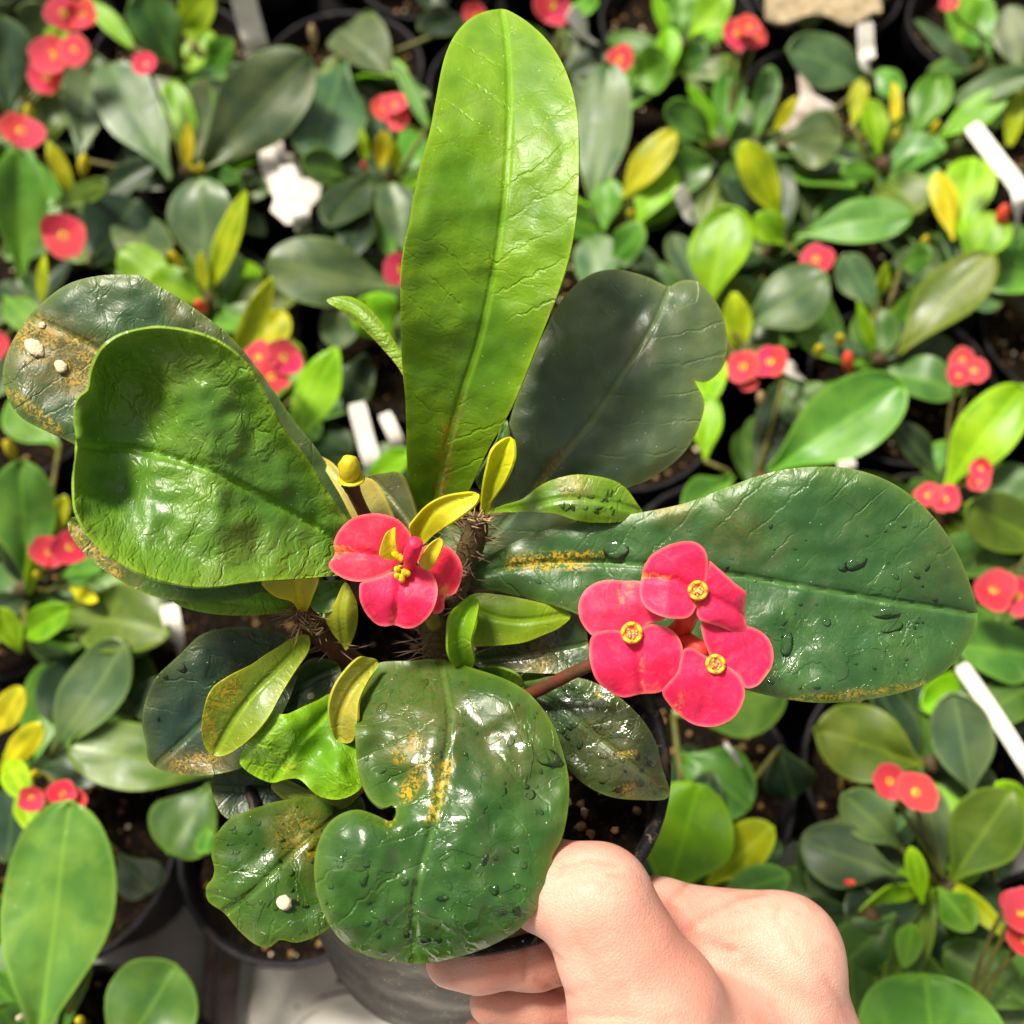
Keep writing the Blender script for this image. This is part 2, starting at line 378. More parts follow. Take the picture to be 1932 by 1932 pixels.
def traced(name, parent, outline, mid, depths, color, mat, cup=0.003, cpow=1.6, curl=0.0, curlw=14, bumps=(), wav=0.0008,
           stains=(), browns=(), wets=(), h=9, thick=0.0007, rib=0.0004, sub=4, smoothd=True):
    ol = [tuple(v) for v in catmull([Vector((x, y, 0)) for x, y in outline], sub, True)]
    ol = [(p[0], p[1]) for p in ol]
    # resample the outline evenly
    A = np.array(ol+[ol[0]]); sl = np.r_[0, np.cumsum(np.hypot(*np.diff(A, axis=0).T))]
    n = max(16, int(sl[-1]/h)); q = np.linspace(0, sl[-1], n, endpoint=False)
    ol = list(zip(np.interp(q, sl, A[:, 0]), np.interp(q, sl, A[:, 1])))
    md = [(p.x, p.y) for p in catmull([Vector((x, y, 0)) for x, y in mid], 6)]
    cum = [0]
    for a, b in zip(md, md[1:]): cum.append(cum[-1]+math.hypot(b[0]-a[0], b[1]-a[1]))
    B = np.array(ol); x0, y0 = B.min(0); x1, y1 = B.max(0)
    pts = [Vector(p) for p in ol]; rnd = random.Random(len(ol))
    row = 0; yy = y0
    while yy < y1:
        xx = x0+(h*0.5 if row % 2 else 0)
        while xx < x1:
            if inside(ol, xx, yy) and np.min((B[:, 0]-xx)**2+(B[:, 1]-yy)**2) > (0.6*h)**2:
                pts.append(Vector((xx, yy)))
            xx += h
        yy += h*0.866; row += 1
    res = delaunay_2d_cdt(pts, [], [list(range(len(ol)))], 1, 1e-4)
    pv, pf = res[0], res[2]
    info = []; mw = 1
    for p in pv:
        s, u = polyline_near(md, cum, p[0], p[1]); e = math.sqrt(np.min((B[:, 0]-p[0])**2+(B[:, 1]-p[1])**2))
        info.append((s, u, e)); mw = max(mw, abs(s))
    L = cum[-1]
    ts = np.linspace(0, 1, len(depths))
    V = []; UV = []; E = []; ST = []; BR = []; WT = []
    dmean = sum(depths)/len(depths); k = mpp(dmean)
    if len(depths) > 2:     # smooth depth curve
        fine = catmull([Vector((t, d*100, 0)) for t, d in zip(ts, depths)], 8)
        ts = np.array([f.x for f in fine]); depths = [f.y/100 for f in fine]
    def spot(lst, x, y):
        v = 0
        for sp in lst:
            if len(sp) == 4: ax, ay, bx, by, r, a = sp[0], sp[1], sp[0], sp[1], sp[2], sp[3]
            else: ax, ay, bx, by, r, a = sp
            dx, dy = bx-ax, by-ay; L2 = dx*dx+dy*dy or 1e-9
            t = max(0, min(1, ((x-ax)*dx+(y-ay)*dy)/L2))
            q = ((x-ax-dx*t)**2+(y-ay-dy*t)**2)/(r*r)
            v = max(v, a*math.exp(-q*q))
        return v
    seed = Vector((outline[0][0]*0.013, outline[0][1]*0.017, 3.1))
    for p, (s, u, e) in zip(pv, info):
        d = interp(ts, depths, u/L) - cup*(abs(s)/mw)**cpow + rib*math.exp(-(s/7)**2)
        d += curl*math.exp(-(e/curlw)**1.5)
        d += wav*noise.noise(Vector((p[0]*0.011, p[1]*0.011, 0))+seed)*min(1, e/40+0.3) + wav*0.4*noise.noise(Vector((p[0]*0.03, p[1]*0.03, 5))+seed)
        for (bx, by, r, a) in bumps:
            d -= a*math.exp(-((p[0]-bx)**2+(p[1]-by)**2)/(r*r))
        V.append(P(p[0], p[1], d)); UV.append((u*k*10, s*k*10)); E.append(e*k*10)
        ST.append(spot(stains, p[0], p[1])); BR.append(spot(browns, p[0], p[1])); WT.append(spot(wets, p[0], p[1]))
    f0 = pf[len(pf)//2]
    nn = (V[f0[1]]-V[f0[0]]).cross(V[f0[2]]-V[f0[0]])
    if nn.dot(CAM-V[f0[0]]) < 0: pf = [tuple(reversed(f)) for f in pf]
    at = {'edge': E}
    if stains: at['stain'] = ST
    if browns: at['brown'] = BR
    if wets: at['wet'] = WT
    o = mk(name, V, [tuple(f) for f in pf], mat, parent, color=color, uv=UV, attrs=at)
    solid(o, thick)
    o_pts = list(zip(pv, V, [i[2] for i in info]))
    return o, o_pts

# ------------------------------------------------------------------ the setting: bench, rails, trays
def box(name, c, sx, sy, sz, mat, parent=None, bevel=0.0, rot=0.0, kind=None):
    bm = bmesh.new(); bmesh.ops.create_cube(bm, size=1)
    bmesh.ops.scale(bm, vec=(sx, sy, sz), verts=bm.verts)
    if bevel: bmesh.ops.bevel(bm, geom=list(bm.edges), offset=bevel, segments=3, affect='EDGES', profile=0.5)
    bmesh.ops.rotate(bm, cent=(0, 0, 0), matrix=Matrix.Rotation(rot, 3, 'Z'), verts=bm.verts)
    bmesh.ops.translate(bm, vec=Vector(c), verts=bm.verts)
    V = [v.co.copy() for v in bm.verts]; F = [tuple(v.index for v in f.verts) for f in bm.faces]; bm.free()
    return mk(name, V, F, mat, parent, smooth=False, kind=kind)
b = mk('bench_top', [(-1.2, -0.6, 0), (1.2, -0.6, 0), (1.2, 1.6, 0), (-1.2, 1.6, 0)], [(0, 1, 2, 3)], M_bench, kind='structure')
ym = PZ(966, 1585, 0).y
mk('dark_gap_sheet', [(-1.2, ym, 0.003), (1.2, ym, 0.003), (1.2, 1.6, 0.003), (-1.2, 1.6, 0.003)], [(0, 1, 2, 3)], M_gapsheet, kind='structure')  # added black sheet, stands in for dark trays and pot shadow in the gaps
for px, lab in ((392, 'narrow grey-brown metal rail running along the white bench'), (428, 'wider pale metal rail beside the narrow grey-brown one')):
    p = PZ(px, 1850, 0.004)
    wd = 0.0045 if px < 400 else 0.009
    r = box('bench_rail', (p.x, 0.1, 0.004 if px < 400 else 0.003), wd, 0.8, 0.008 if px < 400 else 0.006, M_alu, bevel=0.001, rot=R(0.5))
    tag(r, lab, 'rail')
# cream tray with rounded corner and a round recess
p = PZ(640, 1990, 0.012)
tr = thing('tray', (p.x, p.y, 0), 'cream plastic tray with a raised ring lying on the bench below the pot', 'tray')
box('tray_base', (p.x+0.012, p.y-0.02, 0.008), 0.115, 0.13, 0.014, M_tray, tr, bevel=0.004)
c = PZ(660, 2050, 0.016)
Mx = Matrix.Translation((c.x, c.y, 0.0152))
V, F = lathe([(0.041, 0), (0.0405, 0.0022), (0.039, 0.0028), (0.0375, 0.0022), (0.037, 0)], 48, Mx)
mk('tray_ring', V, F, M_tray, tr)
V = []; F = []
for (x, y, r) in ((668, 1862, 0.0042), (728, 1890, 0.0035), (790, 1912, 0.0024), (640, 1850, 0.0016), (700, 1905, 0.0012), (560, 1900, 0.001), (610, 1880, 0.0009)):
    q = PZ(x, y, 0.0155)
    base = len(V)
    for i in range(4):
        for k in range(10):
            a = 2*math.pi*k/10; rr = r*math.cos(i/3*1.5)*(1+0.3*noise.noise(Vector((k*0.9, i, x))))
            V.append((q.x+rr*math.cos(a), q.y+rr*math.sin(a), 0.0148+r*0.35*math.sin(i/3*1.5)))
    for i in range(3):
        for k in range(10):
            F.append((base+i*10+k, base+i*10+(k+1) % 10, base+i*10+10+(k+1) % 10, base+i*10+10+k))
o = mk('soil_crumbs', V, F, M_soil, kind='stuff'); tag(o, 'dark crumbs of potting soil spilled on the cream tray', 'soil')

# ------------------------------------------------------------------ pots
def make_pot(root, M, r, rb, H, seg=40, soilz=-0.010, grit=26, seed=0, pm=None):
    """M maps local (0,0,0) = rim centre, -z downwards"""
    prof = [(rb*0.3, -H+0.004), (rb, -H), (rb+0.001, -H+0.002), (r*0.93, -0.013), (r*0.955, -0.0125), (r*0.965, -0.0115), (r*0.975, -0.002), (r*0.99, -0.0005),
            (r, 0.0), (r*0.995, 0.0012), (r*0.975, 0.0016), (r*0.95, 0.0008), (r*0.942, -0.001), (r*0.925, -0.012), (r*0.90, -0.02), (rb*0.95, -H+0.004)]
    V, F = lathe(prof, seg, M); pot = mk('pot', V, F, pm or M_pot, root)
    V = []; F = []; rr = r*0.925; nr = 9; rnd = random.Random(seed)
    for i in range(nr+1):
        for k in range(seg):
            a = 2*math.pi*k/seg; q = rr*i/nr
            z = soilz+0.0035*noise.noise(Vector((q*math.cos(a)*180, q*math.sin(a)*180, seed)))+0.002*noise.noise(Vector((q*math.cos(a)*500, q*math.sin(a)*500, seed)))
            V.append(M @ Vector((q*math.cos(a), q*math.sin(a), z)))
    for i in range(nr):
        for k in range(seg):
            k2 = (k+1) % seg; F.append((i*seg+k, i*seg+k2, (i+1)*seg+k2, (i+1)*seg+k))
    soil = mk('soil', V, F, M_soil, root)
    for nm, mt, cnt, s0, s1 in (('perlite_grains', M_perl, grit//2, 0.0006, 0.0019), ('bark_grains', M_grit, grit*3, 0.0006, 0.0022)):
        V = []; F = []
        for g in range(cnt):
            a = rnd.uniform(0, 6.283); q = rr*math.sqrt(rnd.random())*0.97; s = rnd.uniform(s0, s1)
            c = Vector((q*math.cos(a), q*math.sin(a), soilz+0.0035*noise.noise(Vector((q*math.cos(a)*180, q*math.sin(a)*180, seed)))+s*0.5))
            base = len(V)
            for vx in ((1, 0, 0), (-1, 0, 0), (0, 1, 0), (0, -1, 0), (0, 0, 1), (0, 0, -1), (.6, .6, .6), (-.6, .5, .6), (.5, -.6, .6), (-.5, -.6, .5)):
                V.append(M @ (c+Vector(vx)*s*rnd.uniform(0.6, 1.2)))
            for f in ((4, 6, 7), (4, 7, 9), (4, 9, 8), (4, 8, 6), (6, 2, 7), (6, 0, 2), (7, 1, 9), (7, 2, 1), (9, 3, 8), (9, 1, 3), (8, 0, 6), (8, 3, 0), (0, 5, 2), (2, 5, 1), (1, 5, 3), (3, 5, 0)):
                F.append(tuple(base+q2 for q2 in f))
        mk(nm, V, F, mt, soil, kind='stuff')
    return pot

# ------------------------------------------------------------------ main plant in its tilted pot
rimc = P(870, 1400, 0.280); botc = P(840, 1712, 0.354)
ax = (rimc-botc).normalized(); H = (rimc-botc).length
xa = (RIGHT-ax*RIGHT.dot(ax)).normalized(); ya = ax.cross(xa)
MP = Matrix((xa, ya, ax)).transposed().to_4x4(); MP.translation = rimc
main = thing('potted_plant', botc, 'large thorny plant with pink-red flowers and big wet leaves in lifted black pot', 'potted plant')
make_pot(main, MP, 0.0579, 0.0412, H, 72, -0.011, 60, 3, M_upot)

def C(r, g, b_, crinkle=0.4): return (r, g, b_, crinkle)
Z1 = lambda pts: [(x*.5, y*.5+386.4) for x, y in pts]
Z2 = lambda pts: [(x*.5+676.2, y*.5+386.4) for x, y in pts]
Z3 = lambda pts: [(x*.55+241.5, y*.55+1062.6) for x, y in pts]
Z7 = lambda pts: [(x*.2+579.6, y*.2+869.4) for x, y in pts]
Z8 = lambda pts: [(x*.23+1062.6, y*.23+995) for x, y in pts]
LEAF = {}
def L(key, *a, **k):
    o, pts = traced('leaf', main, *a, **k); LEAF[key] = (o, pts); return o
# tall upright leaf
L('tall', [(800, 990), (775, 955), (768, 880), (765, 760), (757, 650), (757, 520), (772, 420), (790, 330), (815, 230), (833, 130), (850, 80), (875, 45), (905, 25), (940, 17),
   (960, 20), (1000, 45), (1040, 85), (1070, 140), (1088, 210), (1092, 300), (1088, 400), (1075, 480), (1050, 560), (1010, 660), (965, 770), (920, 850), (885, 925), (850, 985)],
  [(815, 985), (835, 880), (870, 750), (905, 640), (935, 500), (952, 380), (960, 270), (962, 150), (955, 60), (948, 20)],
  [0.277, 0.260, 0.247, 0.239, 0.235, 0.236, 0.243, 0.257], C(0.135, 0.30, 0.006, 0.15), M_young, cup=0.006, cpow=1.3, wav=0.0012, stains=[(830, 950, 845, 800, 13, 0.7)], browns=[(825, 950, 872, 750, 9, 0.8)], h=10)
# broad dark leaf behind, with a torn notch; sky reflection put into its base colour
L('back', [(880, 1060), (915, 990), (945, 880), (960, 800), (985, 720), (1020, 640), (1060, 565), (1110, 520), (1160, 508), (1215, 520), (1245, 534), (1262, 541), (1280, 531), (1300, 528), (1322, 534), (1345, 560),
   (1362, 590), (1372, 640), (1365, 690), (1342, 716), (1322, 722), (1310, 716), (1318, 733), (1327, 750), (1328, 775), (1310, 825), (1280, 865), (1225, 905), (1165, 928), (1100, 975), (1020, 1030), (930, 1075)],
  [(890, 1062), (1000, 930), (1065, 855), (1120, 790), (1180, 700), (1230, 620), (1262, 548)],
  [0.274, 0.270, 0.268, 0.268, 0.270, 0.274], C(0.062, 0.108, 0.056, 0.08), M_leaf, cup=-0.002, wav=0.002, curl=0.001, browns=[(1010, 920, 1080, 830, 9, 0.7), (1190, 660, 50, 0.4), (1100, 960, 50, 0.6)], stains=[(1012, 925, 1060, 850, 5, 0.8)], h=10)
# big right leaf
L('right', [(850, 1095), (868, 1082), (920, 1050), (1000, 1010), (1100, 982), (1180, 972), (1290, 950), (1370, 920), (1440, 895), (1510, 882), (1590, 882), (1660, 900), (1720, 935), (1770, 985), (1805, 1040), (1830, 1100), (1845, 1160),
   (1832, 1205), (1790, 1262), (1730, 1297), (1650, 1318), (1570, 1326), (1500, 1322), (1420, 1305), (1340, 1280), (1250, 1240), (1150, 1190), (1080, 1155), (1000, 1130), (920, 1112), (868, 1108)],
  [(852, 1097), (1000, 1066), (1150, 1062), (1300, 1075), (1400, 1088), (1500, 1105), (1600, 1122), (1700, 1138), (1780, 1150), (1842, 1160)],
  [0.266, 0.261, 0.257, 0.253, 0.250, 0.249, 0.250], C(0.034, 0.105, 0.030, 0.18), M_leaf, cup=0.004, cpow=1.2, wav=0.0016, curl=0.0016, rib=0.0009,
  stains=[(960, 1053, 1130, 1046, 7, 1.0), (960, 1068, 1100, 1066, 8, 1.1), (1240, 965, 1290, 955, 10, 0.6), (1500, 1320, 1740, 1295, 6, 0.6)], browns=[(1390, 1010, 60, 0.45), (1270, 960, 40, 0.5), (1770, 1080, 60, 0.25)],
  wets=[(1560, 1290, 110, 0.9), (1700, 1230, 80, 0.9), (1680, 1090, 60, 0.6), (1490, 1230, 80, 0.8)], h=10)
# wrinkled cupped leaf, left
L('cupped', [(700, 1062), (668, 1000), (620, 935), (580, 870), (540, 820), (505, 760), (475, 700), (440, 665), (400, 640), (350, 625), (290, 619), (230, 632), (192, 660), (173, 700), (167, 735), (148, 752), (139, 785), (143, 825), (146, 845),
   (141, 880), (140, 920), (143, 960), (165, 1005), (210, 1050), (270, 1083), (340, 1103), (400, 1107), (480, 1097), (560, 1092), (625, 1087), (680, 1082)],
  [(695, 1072), (620, 1010), (560, 975), (480, 930), (400, 890), (320, 863), (250, 847), (190, 843), (146, 838)],
  [0.260, 0.252, 0.246, 0.241, 0.238, 0.236, 0.236, 0.232], C(0.090, 0.215, 0.020, 0.6), M_leaf, cup=0.009, cpow=1.5, curl=-0.0045, curlw=36, wav=0.0026, rib=0.0014,
  bumps=[(255, 750, 75, -0.005), (235, 930, 80, -0.004), (150, 830, 35, 0.004), (400, 780, 70, 0.002), (420, 980, 70, 0.002)], browns=[(330, 700, 60, 0.25), (470, 1040, 60, 0.25)], h=9)
# dusty leaf behind it
L('dusty', [(700, 1050), (668, 985), (640, 920), (600, 850), (560, 800), (525, 750), (490, 700), (440, 640), (390, 598), (330, 557), (300, 540), (270, 522), (240, 518), (180, 521), (120, 540), (60, 590), (20, 650), (5, 700), (12, 747), (40, 788), (90, 815), (140, 838), (250, 900), (400, 980), (560, 1050), (680, 1075)],
  [(695, 1062), (560, 940), (420, 820), (300, 735), (178, 656), (100, 617), (30, 590)],
  [0.268, 0.264, 0.259, 0.255, 0.253, 0.254], C(0.035, 0.085, 0.036, 0.22), M_leaf, cup=0.002, wav=0.0016, curl=0.0018,
  stains=[(70, 640, 45, 0.85), (150, 700, 45, 0.95), (60, 615, 165, 650, 10, 0.9), (20, 740, 110, 812, 10, 0.7), (175, 665, 30, 0.6)], browns=[(95, 670, 85, 0.9), (160, 700, 60, 0.8), (330, 580, 480, 720, 26, 0.55), (480, 750, 560, 850, 16, 0.6)], h=10)
# leaf edge showing below the cupped leaf
L('under', [(600, 1090), (500, 1060), (380, 1020), (250, 985), (160, 975), (128, 982), (133, 1010), (160, 1045), (200, 1078), (250, 1108), (310, 1130), (400, 1135), (520, 1120), (620, 1105)],
  [(615, 1098), (500, 1090), (350, 1060), (220, 1020), (130, 985)], [0.264, 0.258, 0.253, 0.250, 0.249], C(0.035, 0.095, 0.02, 0.4), M_leaf, cup=0.001, browns=[(140, 1000, 250, 1105, 20, 0.6)], stains=[(140, 1000, 220, 1085, 12, 0.8)], h=12)
L('lime_under', [(560, 1128), (530, 1098), (430, 1098), (330, 1100), (303, 1108), (330, 1138), (370, 1153), (430, 1161), (490, 1160), (540, 1155), (572, 1150)],
  [(568, 1140), (480, 1138), (390, 1128), (305, 1110)], [0.262, 0.257, 0.255, 0.255], C(0.13, 0.30, 0.008, 0.9), M_young, cup=-0.003, h=9)
L('yellow_small', Z1([(1140, 1565), (1105, 1500), (1040, 1480), (985, 1425), (1060, 1405), (1195, 1400), (1180, 1480), (1160, 1530)]), Z1([(1140, 1560), (1130, 1480), (1120, 1410)]), [0.258, 0.252, 0.250], C(0.50, 0.46, 0.02, 0.15), M_young, cup=0.002, stains=[(568, 1100, 570, 1160, 4, 0.9)], h=8)
L('small_dark', Z1([(1165, 1500), (1180, 1440), (1230, 1420), (1310, 1424), (1290, 1480), (1260, 1530), (1200, 1540)]), Z1([(1300, 1430), (1230, 1475), (1170, 1500)]), [0.256, 0.254, 0.255], C(0.03, 0.12, 0.01, 0.4), M_leaf, cup=0.001, h=8)
L('hanging_olive', Z1([(1300, 1425), (1262, 1500), (1225, 1545), (1250, 1610), (1290, 1660), (1310, 1680), (1345, 1600), (1350, 1520), (1330, 1460)]), Z1([(1310, 1430), (1290, 1540), (1305, 1670)]), [0.252, 0.252, 0.258], C(0.24, 0.28, 0.02, 0.2), M_young, cup=-0.003, h=8)
L('young_up', Z7([(1080, 800), (1010, 740), (965, 640), (1020, 550), (1130, 430), (1290, 345), (1450, 315), (1615, 308), (1600, 390), (1540, 450), (1420, 540), (1300, 620), (1180, 710)]), Z7([(1060, 790), (1080, 640), (1200, 480), (1380, 390), (1605, 315)]),
  [0.250, 0.247, 0.243, 0.241, 0.240], C(0.42, 0.42, 0.012, 0.15), M_young, cup=0.003, cpow=1.1, h=7)
L('young_upright', Z2([(465, 1165), (470, 1080), (485, 1000), (510, 920), (575, 878), (588, 930), (580, 980), (545, 1055), (500, 1120), (485, 1160)]), Z2([(475, 1160), (505, 1050), (540, 960), (572, 885)]), [0.256, 0.250, 0.247, 0.246], C(0.36, 0.42, 0.012, 0.15), M_young, cup=0.003, cpow=1.1, h=7)
L('mid_right', Z2([(480, 1165), (540, 1135), (620, 1110), (670, 1070), (720, 1042), (790, 1022), (850, 1018), (950, 1035), (1010, 1070), (1050, 1125), (1072, 1165), (1000, 1195), (900, 1200), (820, 1190), (740, 1165), (640, 1160), (560, 1160)]), Z2([(485, 1165), (640, 1140), (780, 1110), (920, 1120), (1065, 1160)]),
  [0.262, 0.257, 0.254, 0.254, 0.258], C(0.085, 0.20, 0.012, 0.3), M_leaf, cup=-0.002, wav=0.0015, browns=[(1090, 920, 40, 0.5)], stains=[(1080, 915, 25, 0.5)], h=8)
L('lime_low', Z2([(395, 1500), (430, 1470), (480, 1465), (640, 1490), (800, 1540), (760, 1595), (700, 1622), (630, 1650), (560, 1660), (480, 1665), (420, 1660), (400, 1590)]), Z2([(400, 1510), (520, 1560), (640, 1570), (790, 1545)]), [0.262, 0.260, 0.260, 0.262], C(0.17, 0.29, 0.008, 0.2), M_young, cup=-0.002, h=9)
L('curled_low', Z2([(440, 1470), (400, 1495), (348, 1550), (338, 1630), (342, 1700), (370, 1745), (415, 1760), (438, 1730), (432, 1690), (425, 1640), (445, 1560), (455, 1500)]), Z2([(450, 1475), (395, 1570), (385, 1660), (410, 1755)]), [0.256, 0.252, 0.252, 0.258], C(0.13, 0.30, 0.01, 0.25), M_young, cup=0.003, h=7)
# big wet front leaf
L('front', Z3([(1075, 330), (960, 335), (850, 345), (808, 410), (785, 490), (779, 580), (788, 700), (815, 785), (850, 828), (880, 840), (905, 830), (920, 845), (912, 880), (890, 884), (860, 868), (780, 845), (700, 880), (652, 960), (638, 1060), (658, 1170), (710, 1270), (780, 1330), (880, 1362), (1000, 1373), (1120, 1355), (1250, 1310), (1360, 1240), (1430, 1130), (1454, 1040), (1456, 1005), (1490, 940), (1510, 840), (1512, 740), (1490, 640), (1450, 540), (1380, 450), (1300, 400), (1200, 365)]),
  Z3([(1075, 335), (1100, 480), (1105, 570), (1090, 680), (1060, 850), (1020, 1000), (985, 1150), (985, 1370)]),
  [0.258, 0.246, 0.239, 0.234, 0.230, 0.227, 0.225, 0.226, 0.230], C(0.024, 0.088, 0.014, 0.12), M_leaf, cup=-0.003, cpow=1.8, wav=0.0022, curl=0.0012, rib=0.0006,
  bumps=[(745, 1480, 45, -0.006), (690, 1440, 50, -0.003), (680, 1590, 60, 0.003), (880, 1560, 70, 0.002)],
  stains=[(755, 1425, 785, 1400, 16, 0.9), (765, 1500, 805, 1440, 15, 0.9), (815, 1545, 845, 1440, 11, 1.0), (735, 1550, 8, 1.0)],
  browns=[(790, 1350, 120, 0.55), (960, 1400, 90, 0.5), (790, 1440, 60, 0.5)], wets=[(800, 1700, 190, 1.0), (960, 1690, 90, 1.0), (1010, 1430, 70, 0.9), (850, 1400, 150, 0.45)], h=9)
# lower-left leaves
L('blue_dark', Z3([(600, 300), (540, 250), (480, 228), (400, 218), (330, 223), (250, 245), (180, 310), (100, 390), (60, 470), (48, 550), (62, 620), (72, 680), (120, 712), (200, 729), (290, 725), (400, 695), (480, 600), (560, 450)]), Z3([(600, 290), (480, 380), (330, 480), (200, 600), (100, 690)]),
  [0.264, 0.260, 0.257, 0.256, 0.257], C(0.022, 0.052, 0.034, 0.25), M_leaf, cup=0.002, wav=0.002, stains=[(340, 1445, 400, 1435, 18, 0.7)], browns=[(320, 1440, 420, 1435, 26, 0.7)], h=10)
L('olive_fold', Z3([(620, 250), (580, 250), (540, 272), (470, 318), (420, 352), (350, 388), (290, 432), (262, 500), (253, 570), (263, 630), (300, 662), (350, 652), (420, 600), (480, 530), (530, 440), (580, 360), (620, 300)]), Z3([(615, 262), (540, 340), (440, 440), (360, 545), (305, 645)]),
  [0.256, 0.250, 0.246, 0.245, 0.247], C(0.14, 0.22, 0.012, 0.35), M_leaf, cup=0.004, cpow=1.2, stains=[(410, 1310, 430, 1290, 30, 0.8), (390, 1350, 395, 1400, 14, 0.7)], h=8)
L('lime_crumpled', Z3([(720, 450), (690, 448), (650, 470), (600, 492), (540, 518), (482, 514), (440, 570), (400, 630), (382, 682), (420, 722), (490, 753), (540, 742), (590, 742), (640, 790), (700, 811), (760, 800), (805, 760), (800, 690), (785, 620), (760, 540), (740, 480)]), Z3([(725, 470), (660, 540), (590, 610), (540, 690), (500, 748)]),
  [0.256, 0.250, 0.247, 0.246, 0.249], C(0.16, 0.38, 0.008, 0.8), M_young, cup=0.002, wav=0.003, bumps=[(600, 1420, 30, -0.004), (640, 1440, 30, 0.002), (540, 1370, 35, 0.002)], stains=[(545, 1450, 14, 0.6)], h=7)
L('pale_fold', Z3([(860, 345), (820, 322), (790, 328), (745, 372), (708, 430), (690, 500), (700, 572), (722, 612), (770, 612), (785, 545), (792, 470), (825, 400)]), Z3([(850, 350), (780, 420), (730, 520), (725, 610)]), [0.254, 0.249, 0.247, 0.249], C(0.28, 0.32, 0.05, 0.3), M_young, cup=0.003, stains=[(660, 1300, 650, 1400, 18, 0.5)], h=7)
L('low_left', Z3([(800, 800), (740, 780), (640, 800), (520, 815), (440, 840), (360, 870), (310, 920), (285, 990), (296, 1045), (290, 1080), (268, 1110), (275, 1160), (330, 1200), (380, 1260), (440, 1310), (490, 1316), (520, 1292), (580, 1302), (650, 1277), (700, 1240), (760, 1150), (800, 1000), (820, 880)]), Z3([(800, 810), (680, 900), (560, 1000), (440, 1120), (330, 1200)]),
  [0.262, 0.250, 0.243, 0.240, 0.240], C(0.030, 0.092, 0.010, 0.18), M_leaf, cup=0.001, wav=0.0025, curl=0.001, stains=[(560, 1570, 45, 0.35), (585, 1610, 15, 0.7)], browns=[(570, 1570, 70, 0.55), (600, 1640, 40, 0.4)], wets=[(520, 1700, 90, 1.0), (620, 1720, 60, 1.0), (600, 1580, 60, 0.6)], h=9)
L('olive_under', Z3([(490, 760), (540, 740), (640, 785), (760, 795), (805, 780), (750, 838), (660, 852), (570, 832), (510, 792)]), Z3([(800, 785), (660, 820), (500, 765)]), [0.256, 0.253, 0.255], C(0.10, 0.14, 0.015, 0.2), M_leaf, cup=-0.002, h=8)
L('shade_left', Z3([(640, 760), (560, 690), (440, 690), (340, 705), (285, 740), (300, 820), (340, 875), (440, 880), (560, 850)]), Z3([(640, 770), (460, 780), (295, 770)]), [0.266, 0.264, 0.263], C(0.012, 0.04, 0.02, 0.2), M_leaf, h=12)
L('right_wet', Z3([(1340, 420), (1400, 400), (1480, 385), (1590, 405), (1680, 456), (1760, 530), (1810, 612), (1832, 700), (1857, 802), (1750, 812), (1650, 800), (1560, 755), (1500, 690), (1440, 600), (1370, 500)]), Z3([(1345, 430), (1480, 490), (1640, 620), (1760, 720), (1852, 800)]),
  [0.266, 0.262, 0.258, 0.257, 0.262], C(0.026, 0.062, 0.024, 0.3), M_leaf, cup=-0.002, wav=0.002, browns=[(1150, 1400, 70, 0.5), (1200, 1470, 50, 0.5)], stains=[(1165, 1420, 1195, 1422, 5, 1.2), (1130, 1310, 8, 1.2), (1185, 1490, 12, 0.8)], wets=[(1130, 1390, 110, 1.0), (1220, 1460, 60, 1.0)], h=8)
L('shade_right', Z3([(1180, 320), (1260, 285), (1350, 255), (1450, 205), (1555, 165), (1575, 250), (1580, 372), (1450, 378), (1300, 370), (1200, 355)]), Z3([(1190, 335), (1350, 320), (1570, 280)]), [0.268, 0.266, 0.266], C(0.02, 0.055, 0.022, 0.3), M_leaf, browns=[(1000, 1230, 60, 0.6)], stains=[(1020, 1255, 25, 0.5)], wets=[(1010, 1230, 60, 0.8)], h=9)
L('small_right', Z3([(1190, 375), (1240, 358), (1300, 368), (1345, 395), (1360, 450), (1300, 440), (1230, 420)]), Z3([(1195, 380), (1280, 400), (1358, 448)]), [0.266, 0.263, 0.264], C(0.05, 0.15, 0.015, 0.2), M_leaf, h=8)
L('tiny_right', Z3([(1340, 400), (1370, 372), (1415, 380), (1440, 415), (1420, 445), (1370, 442)]), Z3([(1345, 430), (1390, 410), (1438, 415)]), [0.270, 0.268, 0.268], C(0.04, 0.13, 0.015, 0.2), M_leaf, h=8)
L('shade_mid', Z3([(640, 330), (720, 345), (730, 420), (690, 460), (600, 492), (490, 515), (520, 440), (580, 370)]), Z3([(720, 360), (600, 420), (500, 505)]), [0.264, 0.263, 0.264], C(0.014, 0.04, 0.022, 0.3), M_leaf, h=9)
L('pale_back', [(600, 862), (622, 870), (645, 890), (672, 900), (700, 905), (722, 930), (736, 960), (742, 990), (700, 1000), (670, 985), (640, 930)], [(700, 995), (665, 940), (605, 865)], [0.262, 0.262, 0.266], C(0.42, 0.40, 0.13, 0.15), M_young, cup=0.002, stains=[(690, 930, 20, 0.4)], h=8)
L('grey_back', [(790, 990), (760, 900), (725, 893), (690, 905), (720, 945), (745, 985), (765, 1010)], [(780, 1000), (745, 950), (705, 905)], [0.266, 0.268, 0.270], C(0.06, 0.075, 0.04, 0.2), M_leaf, h=9)
L('upper_small', [(615, 567), (640, 559), (668, 562), (700, 584), (730, 622), (757, 664), (800, 740), (815, 780), (790, 770), (757, 702), (720, 656), (685, 621), (645, 588)], [(805, 770), (757, 685), (715, 628), (670, 585), (620, 568)], [0.270, 0.268, 0.268, 0.269, 0.272], C(0.14, 0.28, 0.01, 0.7), M_young, cup=-0.003, stains=[(640, 588, 757, 700, 5, 0.8)], h=8)
